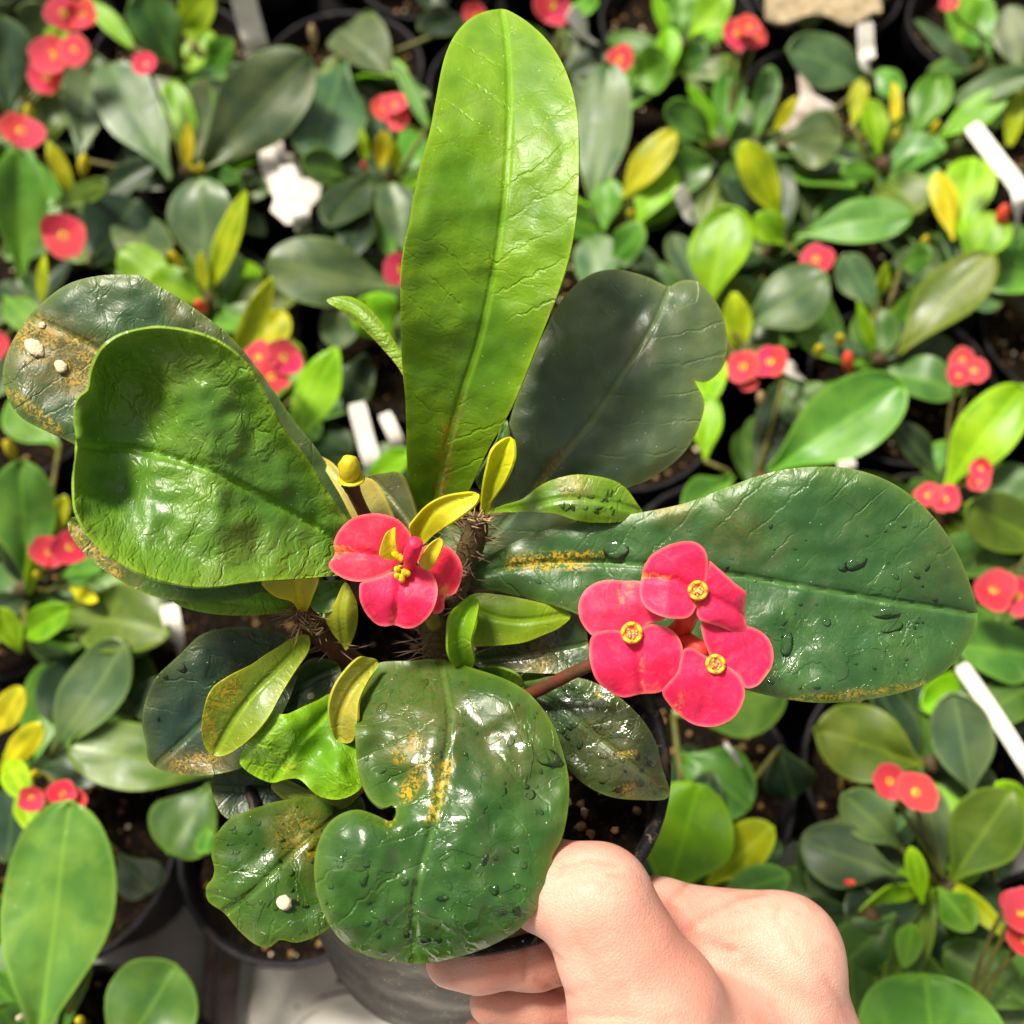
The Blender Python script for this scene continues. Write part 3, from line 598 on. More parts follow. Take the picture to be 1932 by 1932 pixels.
L('sliver_back', [(900, 905), (930, 850), (950, 800), (957, 790), (958, 830), (940, 880), (915, 925)], [(905, 915), (935, 855), (955, 795)], [0.268, 0.268, 0.270], C(0.05, 0.14, 0.06, 0.3), M_leaf, h=7)

# stems
soilc = lambda x, y: MP @ Vector((x, y, -0.012))
def mstem(name, px, rad, mat, seg=10, jit=0.25):
    path = catmull([P(*p) for p in px], 5); n = len(path); ks = np.linspace(0, 1, len(rad))
    return tube(name, path, [float(np.interp(i/(n-1), ks, rad)) for i in range(n)], mat, main, seg, jit=jit), path
stems = []
stems.append(mstem('stem', [(842, 1330, 0.285), (835, 1270, 0.272), (815, 1180, 0.264), (800, 1090, 0.260), (790, 1040, 0.258)], [0.0042, 0.0038, 0.0034, 0.0028], M_stem)[1])
stems.append(mstem('stem', [(838, 1250, 0.272), (858, 1120, 0.266), (885, 1040, 0.262), (905, 975, 0.258)], [0.0038, 0.0030, 0.0034, 0.0028], M_stem)[1])
stems.append(mstem('stem', [(800, 1330, 0.284), (680, 1262, 0.272), (625, 1212, 0.264), (580, 1172, 0.259), (570, 1150, 0.257)], [0.0035, 0.0032, 0.0034, 0.0026], M_redstem, jit=0.1)[1])
mstem('flower_stalk', [(850, 1330, 0.282), (940, 1330, 0.270), (1010, 1305, 0.260), (1080, 1270, 0.250), (1180, 1225, 0.242), (1255, 1200, 0.240)], [0.0018, 0.0017, 0.0016, 0.0015], M_redstem, jit=0.1)
mstem('flower_stalk', [(820, 1180, 0.262), (800, 1130, 0.254), (775, 1095, 0.249)], [0.002, 0.0017], M_gstem, jit=0.1)
mstem('flower_stalk', [(775, 1080, 0.262), (715, 1010, 0.258), (690, 975, 0.256), (668, 930, 0.252), (661, 912, 0.251)], [0.0019, 0.0018, 0.0016, 0.0024], M_redstem, jit=0.1)
# thorns
V = []; F = []; rnd = random.Random(5)
def spike(p, d, ln, r):
    d = d.normalized(); a = d.orthogonal().normalized(); b_ = d.cross(a); base = len(V)
    bend = (a*rnd.uniform(-1, 1)+b_*rnd.uniform(-1, 1))*ln*0.12
    for q, rr in ((0, r), (0.5, r*0.55)):
        for k in range(5):
            an = k*1.2566; V.append(p+d*ln*q+bend*q*q+(a*math.cos(an)+b_*math.sin(an))*rr)
    V.append(p+d*ln+bend)
    for k in range(5):
        k2 = (k+1) % 5; F.append((base+k, base+k2, base+5+k2, base+5+k)); F.append((base+5+k, base+5+k2, base+10))
for si, path in enumerate(stems):
    for rep in range((150, 120, 70)[si]):
        i = rnd.randrange(3 if si != 2 else 8, len(path)-1); p = path[i].lerp(path[i+1], rnd.random())
        tg = (path[i+1]-path[i]).normalized(); d = tg.orthogonal().normalized(); d.rotate(Matrix.Rotation(rnd.uniform(0, 6.28), 3, tg)); d += tg*rnd.uniform(-0.1, 0.6)
        spike(p+d*0.002, d, rnd.uniform(0.004, 0.0125), 0.00026)
mk('thorns', V, F, M_thorn, main, kind='stuff')
# dried stipule tufts round the growing tips
V = []; F = []
for (x, y, d0, n) in ((905, 985, 0.258, 24), (575, 1180, 0.258, 22), (600, 1190, 0.259, 10), (865, 1080, 0.258, 14)):
    for k in range(n):
        p = P(x+rnd.uniform(-16, 16), y+rnd.uniform(-9, 9), d0-0.002+rnd.uniform(-0.002, 0.002))
        spike(p, Vector((rnd.uniform(-1, 1), rnd.uniform(-1, 1), rnd.uniform(-0.2, 1))), rnd.uniform(0.002, 0.0045), 0.0003)
mk('dried_stipules', V, F, M_dry, main, kind='stuff')

# flowers -----------------------------------------------------------
RED = (0.90, 0.026, 0.125, 0.3); RED2 = (0.90, 0.040, 0.130, 0.3)
def cyathium(root, x, y, d, rpx, tiltx=0.0):
    """ring of five nectar glands round a cup of stamens"""
    c = P(x, y, d); r = rpx*mpp(d)
    nrm = (CAM-c).normalized(); nrm = (nrm+Vector((tiltx, 0, 0.1))).normalized()
    a = RIGHT-nrm*RIGHT.dot(nrm); a.normalize(); b_ = nrm.cross(a)
    Mx = Matrix((a, b_, nrm)).transposed().to_4x4(); Mx.translation = c
    V, F = lathe([(r*0.9, -r*0.7), (r*0.97, -r*0.1), (r*0.9, r*0.05), (r*0.62, r*0.12), (r*0.55, 0), (r*0.3, -r*0.15), (0.00001, -r*0.15)], 24, Mx)
    fl = mk('flower', V, F, M_cup, root)
    for k in range(5):
        V = []; F = []; a0 = k*1.2566+0.4
        for i in range(5):
            for j in range(9):
                th = math.pi*(i/4-0.5); ph = 2*math.pi*j/9
                q = Vector((math.cos(th)*math.cos(ph)*r*0.20, math.cos(th)*math.sin(ph)*r*0.43, math.sin(th)*r*0.2))
                q.rotate(Matrix.Rotation(a0, 3, 'Z')); V.append(Mx @ (q+Vector((math.cos(a0), math.sin(a0), 0))*r*0.76+Vector((0, 0, r*0.12))))
        for i in range(4):
            for j in range(9): F.append((i*9+j, i*9+(j+1) % 9, i*9+9+(j+1) % 9, i*9+9+j))
        mk('nectar_gland', V, F, M_gland, fl)
    V = []; F = []
    for k in range(16):
        an = rnd.uniform(0, 6.28); q = r*0.45*math.sqrt(rnd.random()); cc = Vector((q*math.cos(an), q*math.sin(an), r*0.1+rnd.uniform(0, r*0.15))); s = r*0.14; base = len(V)
        for vx in ((1, 0, 0), (0, 1, 0), (-1, 0, 0), (0, -1, 0), (0, 0, 1.2), (0, 0, -1)): V.append(Mx @ (cc+Vector(vx)*s))
        for f in ((0, 1, 4), (1, 2, 4), (2, 3, 4), (3, 0, 4), (1, 0, 5), (2, 1, 5), (3, 2, 5), (0, 3, 5)): F.append(tuple(base+q2 for q2 in f))
    mk('stamens', V, F, M_stamen, fl, kind='stuff')
    return fl
def petal(fl, outline, mid, depths, col=RED, **k):
    kw = dict(cup=0.0012, wav=0.0010, h=6, thick=0.00025, rib=0.0003, curl=0.0002, curlw=8); kw.update(k)
    return traced('petal', fl, outline, mid, depths, col, M_petal, **kw)[0]
# three-flower cluster on the right
f = cyathium(main, 1192, 1194, 0.2315, 22)
petal(f, Z8([(300, 870), (240, 890), (150, 780), (125, 660), (160, 540), (250, 462), (350, 432), (450, 434), (500, 440), (620, 440), (720, 480), (810, 600), (850, 720), (800, 770), (700, 792), (640, 860), (560, 900), (430, 900)]), Z8([(560, 860), (500, 700), (480, 440)]), [0.2335, 0.2335, 0.236], RED2, stains=[(1172, 1100, 1172, 1130, 7, 0.9), (1185, 1110, 12, 0.5)], wav=0.0014)
petal(f, Z8([(560, 860), (400, 840), (290, 860), (230, 905), (215, 1000), (222, 1110), (270, 1250), (380, 1350), (490, 1395), (600, 1375), (650, 1365), (780, 1355), (900, 1290), (970, 1180), (982, 1000), (930, 880), (840, 815), (720, 795), (640, 830)]), Z8([(565, 870), (610, 1050), (655, 1365)]), [0.2325, 0.232, 0.2345], RED, rib=0.0010, stains=[(1210, 1240, 1214, 1308, 4, 0.5), (1230, 1295, 14, 0.35)])
f = cyathium(main, 1317, 1114, 0.2265, 20)
petal(f, Z8([(1100, 560), (1085, 660), (1040, 728), (960, 750), (830, 735), (720, 690), (650, 620), (625, 520), (640, 430), (660, 330), (720, 230), (830, 160), (950, 122), (1050, 115), (1120, 140), (1165, 190), (1187, 270), (1180, 400), (1150, 500)]), Z8([(1105, 520), (900, 430), (640, 400)]), [0.2275, 0.227, 0.230], RED, rib=0.0011, stains=[(1210, 1085, 1262, 1088, 6, 0.8)])
petal(f, Z8([(1100, 560), (1120, 420), (1170, 300), (1190, 268), (1280, 340), (1400, 450), (1480, 510), (1506, 548), (1487, 690), (1502, 810), (1470, 862), (1400, 865), (1280, 812), (1130, 762), (1088, 680)]), Z8([(1105, 520), (1300, 620), (1495, 720)]), [0.2277, 0.2278, 0.231], RED, rib=0.0010, curl=0.0014, stains=[(1402, 1130, 1400, 1155, 6, 0.5)])
f = cyathium(main, 1350, 1253, 0.2300, 20)
petal(f, Z8([(1250, 1125), (1180, 1000), (1140, 870), (1140, 770), (1280, 780), (1400, 800), (1500, 808), (1600, 840), (1682, 910), (1722, 1010), (1716, 1130), (1662, 1220), (1590, 1300), (1490, 1316), (1440, 1220), (1340, 1170)]), Z8([(1260, 1110), (1420, 1020), (1640, 900)]), [0.2312, 0.2315, 0.2335], RED, stains=[(1435, 1295, 1450, 1270, 6, 0.7)])
petal(f, Z8([(1260, 1110), (1160, 1050), (1060, 990), (990, 1005), (960, 1100), (930, 1200), (850, 1290), (812, 1360), (862, 1445), (950, 1540), (1060, 1612), (1180, 1636), (1290, 1620), (1400, 1560), (1470, 1450), (1490, 1340), (1450, 1230), (1370, 1150)]), Z8([(1250, 1125), (1200, 1300), (1120, 1610)]), [0.2308, 0.2305, 0.233], RED, stains=[(1280, 1335, 12, 0.8), (1275, 1320, 1290, 1310, 8, 0.4)])
tube('flower_neck', [P(1250, 1215, 0.243), P(1285, 1205, 0.240), P(1330, 1235, 0.233)], [0.0022, 0.0026, 0.0024], M_petal, main, 10, color=(0.80, 0.06, 0.03, 0.3))
tube('flower_neck', [P(1250, 1215, 0.243), P(1290, 1180, 0.238), P(1315, 1125, 0.229)], [0.0022, 0.0024, 0.0024], M_petal, main, 10, color=(0.80, 0.08, 0.03, 0.3))
tube('flower_neck', [P(1250, 1215, 0.243), P(1225, 1205, 0.238), P(1195, 1197, 0.234)], [0.0022, 0.0024, 0.0024], M_petal, main, 10, color=(0.80, 0.06, 0.03, 0.3))
# central flower with opening buds
f = cyathium(main, 757, 1078, 0.2440, 13)
petal(f, Z7([(960, 900), (990, 780), (975, 690), (900, 590), (820, 535), (700, 500), (580, 500), (450, 530), (350, 600), (280, 690), (248, 790), (262, 880), (212, 950), (205, 1000), (260, 1060), (370, 1120), (500, 1140), (640, 1110), (760, 1060), (860, 985)]), Z7([(880, 960), (600, 880), (260, 860)]), [0.2455, 0.2445, 0.2475], (0.84, 0.035, 0.09, .3), stains=[(630, 1035, 662, 1038, 8, 0.9), (632, 1030, 634, 1048, 7, 0.8)], rib=0.0011)
petal(f, Z7([(880, 1100), (820, 1045), (700, 1090), (560, 1130), (500, 1155), (490, 1230), (500, 1330), (560, 1450), (650, 1540), (740, 1562), (830, 1550), (930, 1582), (1040, 1560), (1160, 1450), (1222, 1300), (1222, 1150), (1150, 1035), (1050, 990), (980, 1000), (940, 1060)]), Z7([(890, 1080), (855, 1300), (830, 1555)]), [0.2445, 0.243, 0.2455], RED, rib=0.0011, stains=[(744, 1150, 742, 1180, 5, 0.7)])
petal(f, Z7([(1040, 960), (1070, 840), (1140, 792), (1300, 802), (1400, 870), (1460, 980), (1466, 1080), (1425, 1200), (1380, 1262), (1300, 1292), (1292, 1400), (1240, 1442), (1180, 1430), (1200, 1290), (1180, 1130), (1110, 1020)]), Z7([(1040, 960), (1250, 1050), (1390, 1200)]), [0.2455, 0.2455, 0.2475], (0.85, 0.03, 0.08, .3), stains=[(835, 1110, 843, 1125, 9, 0.9)])
bd = tube('flower_bud', catmull([P(770, 1075, 0.245), P(775, 1050, 0.240), P(782, 1030, 0.237), P(786, 1020, 0.2355)], 4), [0.0010]+[0.0014]*3+[0.0019]*5+[0.0018]*2+[0.0013, 0.0004], M_petal, main, 12, color=RED)
for pts, dd in ((Z7([(830, 930), (770, 935), (690, 900), (700, 810), (740, 700), (800, 640), (830, 630), (832, 740), (845, 860)]), 0.2415), (Z7([(1140, 1035), (1060, 985), (1090, 890), (1150, 800), (1220, 745), (1262, 732), (1278, 790), (1230, 910), (1180, 1000)]), 0.2415)):
    xs = sum(p[0] for p in pts)/len(pts); ys = sum(p[1] for p in pts)/len(pts)
    traced('bud_scale', main, pts, [pts[0], (xs, ys), pts[5]], [dd+0.002, dd, dd-0.001], (0.85, 0.58, 0.10, 0.3), M_bud, cup=0.0012, h=4, thick=0.0004, wav=0.0003, stains=[(xs, ys, 30, 0.45)])
V = []; F = []
for k in range(16):
    t = k/16; q = P(*((745+t*26, 1046+t*16) if k < 9 else (747+(k-9)*3.4+rnd.uniform(-5, 5), 1074+rnd.uniform(-5, 20))), 0.2425); s = 0.0009; base = len(V)
    for i in range(4):
        for j in range(7):
            th = math.pi*(i/3-0.5)*0.98; V.append(q+Vector((math.cos(th)*math.cos(j*0.9), math.cos(th)*math.sin(j*0.9), math.sin(th)))*s*rnd.uniform(0.85, 1.15))
    for i in range(3):
        for j in range(7): F.append((base+i*7+j, base+i*7+(j+1) % 7, base+i*7+7+(j+1) % 7, base+i*7+7+j))
mk('pollen_glands', V, F, M_gland, main, kind='stuff')
# closed yellow bud on its stalk
a, b_ = P(661, 912, 0.251), P(657, 862, 0.246)
path = [a.lerp(b_, t) for t in (0, 0.12, 0.3, 0.5, 0.7, 0.85, 0.96, 1.0)]
tube('flower_bud', path, [0.0015, 0.0019, 0.0024, 0.0027, 0.0025, 0.0021, 0.0014, 0.0004], M_bud, main, 14, jit=0.3)
mk('bud_collar', *lathe([(0.0017, -0.0004), (0.0034, 0.0003), (0.0031, 0.0006), (0.0014, 0.0003)], 16, Matrix.Translation(P(663, 905, 0.2495)) @ (b_-a).to_track_quat('Z', 'Y').to_matrix().to_4x4()), M_bud, main)

# water on the leaves (real lenses of water), perlite grains resting on them
def drops(key, n, region, s0, s1, seed, extra=()):
    o, pts = LEAF[key]; rn = random.Random(seed)
    cand = [q for q in pts if region(q[0][0], q[0][1]) and q[2] > 12]
    V = []; F = []
    picks = [(rn.choice(cand), rn.uniform(s0, s1)**1.0, rn.uniform(1, 2.2)) for _ in range(n)]
    for (x, y, s, st) in extra:
        picks.append((min(pts, key=lambda q: (q[0][0]-x)**2+(q[0][1]-y)**2), s, st))
    for (q, s, st) in picks:
        c = q[1]; nn = (CAM-c).normalized()
        near = sorted(pts, key=lambda z: (z[1]-c).length_squared)[1:7]
        A = np.array([tuple(z[1]-c) for z in near]); u_, sv, vt = np.linalg.svd(A-A.mean(0)); pn = Vector(vt[2])
        if pn.dot(nn) < 0: pn = -pn
        a = pn.orthogonal().normalized(); a.rotate(Matrix.Rotation(rn.uniform(0, 6.28), 3, pn)); b2 = pn.cross(a); base = len(V); K = 12
        ph = rn.uniform(0, 9)
        for i, (rr, hh) in enumerate(((1, -0.05), (0.93, 0.16), (0.7, 0.34), (0.36, 0.44))):
            for k in range(K):
                an = 2*math.pi*k/K; w_ = 1+0.28*noise.noise(Vector((math.cos(an)*1.4, math.sin(an)*1.4, ph)))
                V.append(c+a*(math.cos(an)*s*rr*w_*st)+b2*(math.sin(an)*s*rr*w_)+pn*(hh*s*0.8+0.00005))
        V.append(c+pn*(0.46*s*0.8)); top = len(V)-1
        for i in range(3):
            for k in range(K): F.append((base+i*K+k, base+i*K+(k+1) % K, base+(i+1)*K+(k+1) % K, base+(i+1)*K+k))
        for k in range(K): F.append((base+3*K+k, base+3*K+(k+1) % K, top))
    mk('water_drops', V, F, M_water, o, kind='stuff')
drops('right', 70, lambda x, y: x > 1000 and 985 < y < 1300 and x < 1770, 0.00015, 0.0006, 1, [(1165, 1038, 0.0026, 1.5), (1490, 1215, 0.0017, 2.0), (1612, 1060, 0.0016, 1.8), (1670, 1160, 0.0015, 2.4), (1690, 1185, 0.0013, 2.4), (1560, 1170, 0.001, 1.2), (1590, 1075, 0.001, 1.3)])
drops('front', 110, lambda x, y: y < 1560 and x > 690, 0.00015, 0.0006, 2, [(1030, 1430, 0.0022, 1.5), (1005, 1500, 0.0011, 1.2), (960, 1395, 0.0011, 2), (720, 1340, 0.0012, 1.4), (800, 1290, 0.0010, 2)])
drops('front', 30, lambda x, y: y > 1600, 0.0003, 0.0010, 8, [(800, 1770, 0.0013, 1.3)])
drops('right_wet', 80, lambda x, y: True, 0.00015, 0.0008, 3)
drops('low_left', 60, lambda x, y: True, 0.00015, 0.0007, 4)
drops('blue_dark', 12, lambda x, y: True, 0.00025, 0.0006, 5, [(345, 1260, 0.0012, 1.1)])
drops('mid_right', 20, lambda x, y: True, 0.0003, 0.0007, 6)
def grain(key, x, y, r, label, st=1.0):
    o, pts = LEAF[key]; q = min(pts, key=lambda z: (z[0][0]-x)**2+(z[0][1]-y)**2); c = q[1]; nn = (CAM-c).normalized()
    r *= 0.85; c = c+nn*r*0.35; V = []; F = []
    a = RIGHT.copy(); a.rotate(Matrix.Rotation(R(-50), 3, nn)); b2 = nn.cross(a).normalized()
    for i in range(9):
        for k in range(14):
            th = math.pi*(i/8-0.5)*0.999; an = 2*math.pi*k/14
            d_ = Vector((math.cos(th)*math.cos(an), math.cos(th)*math.sin(an), math.sin(th)))
            rr = r*(1+0.35*noise.noise(d_*1.8+Vector((x, y, 0)))+0.12*noise.noise(d_*5+Vector((x, 0, 0))))
            V.append(c+a*d_.x*rr*st+b2*d_.y*rr+nn*d_.z*rr*0.5)
    for i in range(8):
        for k in range(14): F.append((i*14+k, i*14+(k+1) % 14, i*14+14+(k+1) % 14, i*14+14+k))
    tag(mk('perlite_grain', V, F, M_perl), label, 'perlite')
grain('dusty', 62, 655, 0.0021, 'longest cream perlite grain, on the brown-stained leaf', 1.7)
grain('dusty', 115, 690, 0.0016, 'oval cream perlite grain nearest the cupped leaf, on brown-stained leaf', 1.3)
grain('dusty', 82, 612, 0.0010, 'tiny cream perlite grain on the midrib of the brown-stained leaf')
grain('low_left', 535, 1706, 0.0020, 'round cream perlite grain on the wet lower leaf', 1.1)
grain('shade_mid', 583, 1316, 0.0011, 'small pinkish perlite grain in the shade above the lime leaf')

# ------------------------------------------------------------------ hand (one continuous surface from a distance field)
def hand():
    def ch(*pts): return [(P(x, y, d), rpx*mpp(d)) for x, y, d, rpx in pts]
    thumb = ch((955, 1655, 0.2470, 64), (1035, 1672, 0.2410, 82), (1126, 1702, 0.2365, 103), (1168, 1800, 0.2360, 112), (1218, 1905, 0.2365, 142), (1310, 2060, 0.246, 185))
    index = ch((1500, 2150, 0.268, 190), (1478, 1800, 0.266, 106), (1240, 1752, 0.268, 88), (1010, 1800, 0.2540, 60), (905, 1812, 0.2490, 54), (850, 1815, 0.2485, 48))
    mid = ch((1450, 2150, 0.276, 170), (1400, 1900, 0.275, 85), (1220, 1870, 0.270, 64), (1010, 1896, 0.2620, 44), (922, 1895, 0.2600, 38))
    ring = ch((1450, 2200, 0.284, 170), (1400, 1980, 0.282, 85), (1200, 1950, 0.278, 58), (1000, 1962, 0.270, 46), (908, 1958, 0.268, 40))
    little = ch((1450, 2250, 0.292, 150), (1300, 2050, 0.290, 60), (1050, 2040, 0.284, 42), (960, 2035, 0.283, 36))
    palm = ch((1300, 2010, 0.252, 165), (1440, 1960, 0.262, 140), (1478, 1840, 0.264, 108))
    palm2 = ch((1300, 2060, 0.252, 180), (1480, 2240, 0.275, 215))
    arm = ch((1470, 2230, 0.273, 222), (1560, 2480, 0.290, 235), (1760, 2950, 0.330, 270))
    allp = [p for c in (thumb, index, mid, ring, little, palm, palm2, arm) for p in c]
    lo = Vector([min(p[0][i]-p[1] for p in allp)-0.006 for i in range(3)]); hi = Vector([max(p[0][i]+p[1] for p in allp)+0.006 for i in range(3)])
    h = 0.00105
    nx, ny, nz = [int((hi[i]-lo[i])/h)+2 for i in range(3)]
    X = (lo.x+h*np.arange(nx))[:, None, None].astype(np.float32); Y = (lo.y+h*np.arange(ny))[None, :, None].astype(np.float32); Zz = (lo.z+h*np.arange(nz))[None, None, :].astype(np.float32)
    def sdf(c):
        F = None
        for (a, ra), (b, rb) in zip(c, c[1:]):
            d = b-a; L2 = d.dot(d)
            t = np.clip(((X-a.x)*d.x+(Y-a.y)*d.y+(Zz-a.z)*d.z)/L2, 0, 1)
            s = np.sqrt((X-a.x-t*d.x)**2+(Y-a.y-t*d.y)**2+(Zz-a.z-t*d.z)**2)-(ra+(rb-ra)*(t*t*(3-2*t)))
            F = s if F is None else smin(F, s, 0.004)
        return F
    def smin(a, b, k):
        q = np.clip(0.5+0.5*(b-a)/k, 0, 1)
        return b*(1-q)+a*q-k*q*(1-q)
    body = smin(smin(sdf(palm), sdf(palm2), 0.012), sdf(arm), 0.015)
    body = smin(body, sdf(thumb), 0.007)
    idx = sdf(index); body = smin(body, idx, 0.0035)
    fing = np.minimum(np.minimum(sdf(mid), sdf(ring)), sdf(little))
    F = smin(body, fing, 0.0012)
    # surface nets
    S = F < 0
    cs = np.zeros((nx-1, ny-1, nz-1), np.int8)
    for i in (0, 1):
        for j in (0, 1):
            for k in (0, 1): cs += S[i:nx-1+i, j:ny-1+j, k:nz-1+k]
    act = (cs > 0) & (cs < 8); ii, jj, kk = np.nonzero(act); n = len(ii)
    idm = -np.ones(act.shape, np.int64); idm[ii, jj, kk] = np.arange(n)
    acc = np.zeros((n, 3)); cnt = np.zeros(n)
    cor = [(i, j, k) for i in (0, 1) for j in (0, 1) for k in (0, 1)]
    for a in cor:
        for b in cor:
            if sum(abs(a[q]-b[q]) for q in range(3)) == 1 and a < b:
                fa = F[ii+a[0], jj+a[1], kk+a[2]]; fb = F[ii+b[0], jj+b[1], kk+b[2]]
                m = (fa < 0) != (fb < 0); t = np.where(m, fa/(fa-fb+1e-12), 0)
                for q in range(3): acc[:, q] += np.where(m, a[q]+(b[q]-a[q])*t, 0)
                cnt += m
    V = acc/cnt[:, None]+np.stack([ii, jj, kk], 1)
    V = V*h+np.array(lo)
    faces = []
    for axis in range(3):
        sl = [slice(1, -1)]*3; sl[axis] = slice(0, -1); s2 = list(sl); s2[axis] = slice(1, None)
        A = S[tuple(sl)]; Bs = S[tuple(s2)]; e = np.argwhere(A != Bs); off = np.array([1, 1, 1]); off[axis] = 0
        e = e+off; inn = S[e[:, 0], e[:, 1], e[:, 2]]
        u, v = [(1, 2), (2, 0), (0, 1)][axis]
        def idc(du, dv):
            q = e.copy(); q[:, u] += du; q[:, v] += dv; return idm[q[:, 0], q[:, 1], q[:, 2]]
        quad = np.stack([idc(-1, -1), idc(0, -1), idc(0, 0), idc(-1, 0)], 1)
        quad[~inn] = quad[~inn][:, ::-1]
        faces.append(quad)
    Fq = np.concatenate(faces); Fq = Fq[(Fq >= 0).all(1)]
    # relax the grid stepping, then press in the skin creases
    for it in range(4):
        s_ = np.zeros_like(V); c_ = np.zeros(len(V))
        for a in range(4):
            np.add.at(s_, Fq[:, a], V[Fq[:, (a+1) % 4]]+V[Fq[:, (a+3) % 4]]); np.add.at(c_, Fq[:, a], 2)
        V = V*0.5+0.5*s_/c_[:, None]
    nr = np.zeros_like(V); fn = np.cross(V[Fq[:, 2]]-V[Fq[:, 0]], V[Fq[:, 3]]-V[Fq[:, 1]])
    for a in range(4): np.add.at(nr, Fq[:, a], fn)
    nr /= np.linalg.norm(nr, axis=1)[:, None]+1e-12
    rel = V-np.array(CAM); dz = rel@np.array(FWD)
    px = (rel@np.array(RIGHT))/dz/T*966+966; py = -(rel@np.array(UP))/dz/T*966+966
    face = (nr*(-rel)).sum(1) > 0
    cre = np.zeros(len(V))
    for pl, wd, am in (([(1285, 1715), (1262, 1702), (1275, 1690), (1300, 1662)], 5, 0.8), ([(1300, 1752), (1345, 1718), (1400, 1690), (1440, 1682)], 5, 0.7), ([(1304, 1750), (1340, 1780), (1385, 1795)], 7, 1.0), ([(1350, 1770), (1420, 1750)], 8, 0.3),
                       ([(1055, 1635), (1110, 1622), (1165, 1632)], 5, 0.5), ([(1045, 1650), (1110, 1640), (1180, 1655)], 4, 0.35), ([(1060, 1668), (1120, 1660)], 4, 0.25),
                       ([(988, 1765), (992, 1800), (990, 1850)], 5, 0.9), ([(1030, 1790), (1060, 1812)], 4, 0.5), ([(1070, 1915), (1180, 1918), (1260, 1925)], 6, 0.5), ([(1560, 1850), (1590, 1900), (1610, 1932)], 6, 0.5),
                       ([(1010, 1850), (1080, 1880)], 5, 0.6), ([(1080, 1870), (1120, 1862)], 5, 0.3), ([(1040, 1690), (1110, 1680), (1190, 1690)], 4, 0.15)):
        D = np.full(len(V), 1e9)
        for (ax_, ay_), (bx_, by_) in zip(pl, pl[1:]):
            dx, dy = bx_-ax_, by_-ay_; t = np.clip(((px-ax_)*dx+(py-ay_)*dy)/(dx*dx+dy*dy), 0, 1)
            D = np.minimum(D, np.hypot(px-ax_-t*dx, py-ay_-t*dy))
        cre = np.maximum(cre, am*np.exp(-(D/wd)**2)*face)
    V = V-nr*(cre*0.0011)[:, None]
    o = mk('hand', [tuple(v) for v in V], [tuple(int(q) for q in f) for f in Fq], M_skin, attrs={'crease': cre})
    tag(o, 'bare pale hand gripping the rim of the lifted pot, thumb over the edge', 'hand')
    m = o.modifiers.new('smooth', 'SMOOTH'); m.factor = 0.5; m.iterations = 3
    return o
hand()

# ------------------------------------------------------------------ plants on the bench
TONE = {'g': ((0.070, 0.122, 0.056), 0), 'b': ((0.062, 0.138, 0.058), 0), 'd': ((0.018, 0.045, 0.020), 0), 'm': ((0.070, 0.210, 0.015), 0), 'k': ((0.045, 0.125, 0.018), 0), 'e': ((0.080, 0.215, 0.028), 0),
        'o': ((0.080, 0.140, 0.012), 0), 'l': ((0.17, 0.40, 0.004), 1), 'y': ((0.42, 0.44, 0.008), 1), 'v': ((0.26, 0.40, 0.005), 1)}
rnd = random.Random(11)
def bleaf(root, base, tip, wid, tone, shape='o', cupm=0.12, bend=0.10, nhint=None, twist=0.0):
    axd = tip-base; Ln = axd.length; axn = axd/Ln
    hint = nhint or ((CAM-tip).normalized()*0.75+Vector((0, 0, 0.5)))
    nn = hint-axn*hint.dot(axn)
    if nn.length < 1e-3: nn = Vector((0, 0, 1)).orthogonal()
    nn.normalize(); nn.rotate(Matrix.Rotation(twist, 3, axn)); sd_ = axn.cross(nn)
    nu, nv = 16, 8; V = []; UV = []; E = []; F = []; ph = rnd.uniform(0, 50)
    for i in range(nu+1):
        t = i/nu; t = 1-(1-t)**1.6
        if shape == 'n': f = math.sin(math.pi*min(1, t*0.93+0.05))**0.8
        elif t > 0.58: f = math.sqrt(max(0, 1-((t-0.58)/0.42)**2.2))
        else: f = 0.08+0.92*(0.5-0.5*math.cos(math.pi*t/0.58))**0.85
        if shape == 'h' and t > 0.93: pass
        w2 = wid*0.5*min(1.0, f)
        for j in range(nv+1):
            v = (j/nv)*2-1
            z = cupm*wid*abs(v)**1.5*f-bend*Ln*(t-0.25)**2*1.3+wid*0.10*noise.noise(Vector((t*2.2, v*1.3, ph)))+wid*0.05*math.sin(9*t+ph)*abs(v)
            tt = t
            if shape == 'h': tt = t-0.10*max(0, t-0.75)/0.25*math.exp(-(v*3)**2)
            p = base+axn*(Ln*tt)+sd_*(w2*v)+nn*(z-0.02*wid*math.exp(-(v*6)**2))
            V.append(p); UV.append((tt*Ln*10, w2*v*10)); E.append(min(w2*(1-abs(v)), Ln*(1-t)*0.6)*10)
    for i in range(nu):
        for j in range(nv):
            a = i*(nv+1)+j; F.append((a, a+1, a+nv+2, a+nv+1))
    (c0, yg) = TONE[tone]; q = rnd.uniform(0.82, 1.2)
    col = (c0[0]*q*rnd.uniform(0.85, 1.2), c0[1]*q, c0[2]*q*rnd.uniform(0.8, 1.2), rnd.uniform(0.1, 0.35))
    o = mk('leaf', V, F, M_byoung if yg else M_bleaf, root, color=col, uv=UV, attrs={'edge': E})
    solid(o, 0.0008); return o
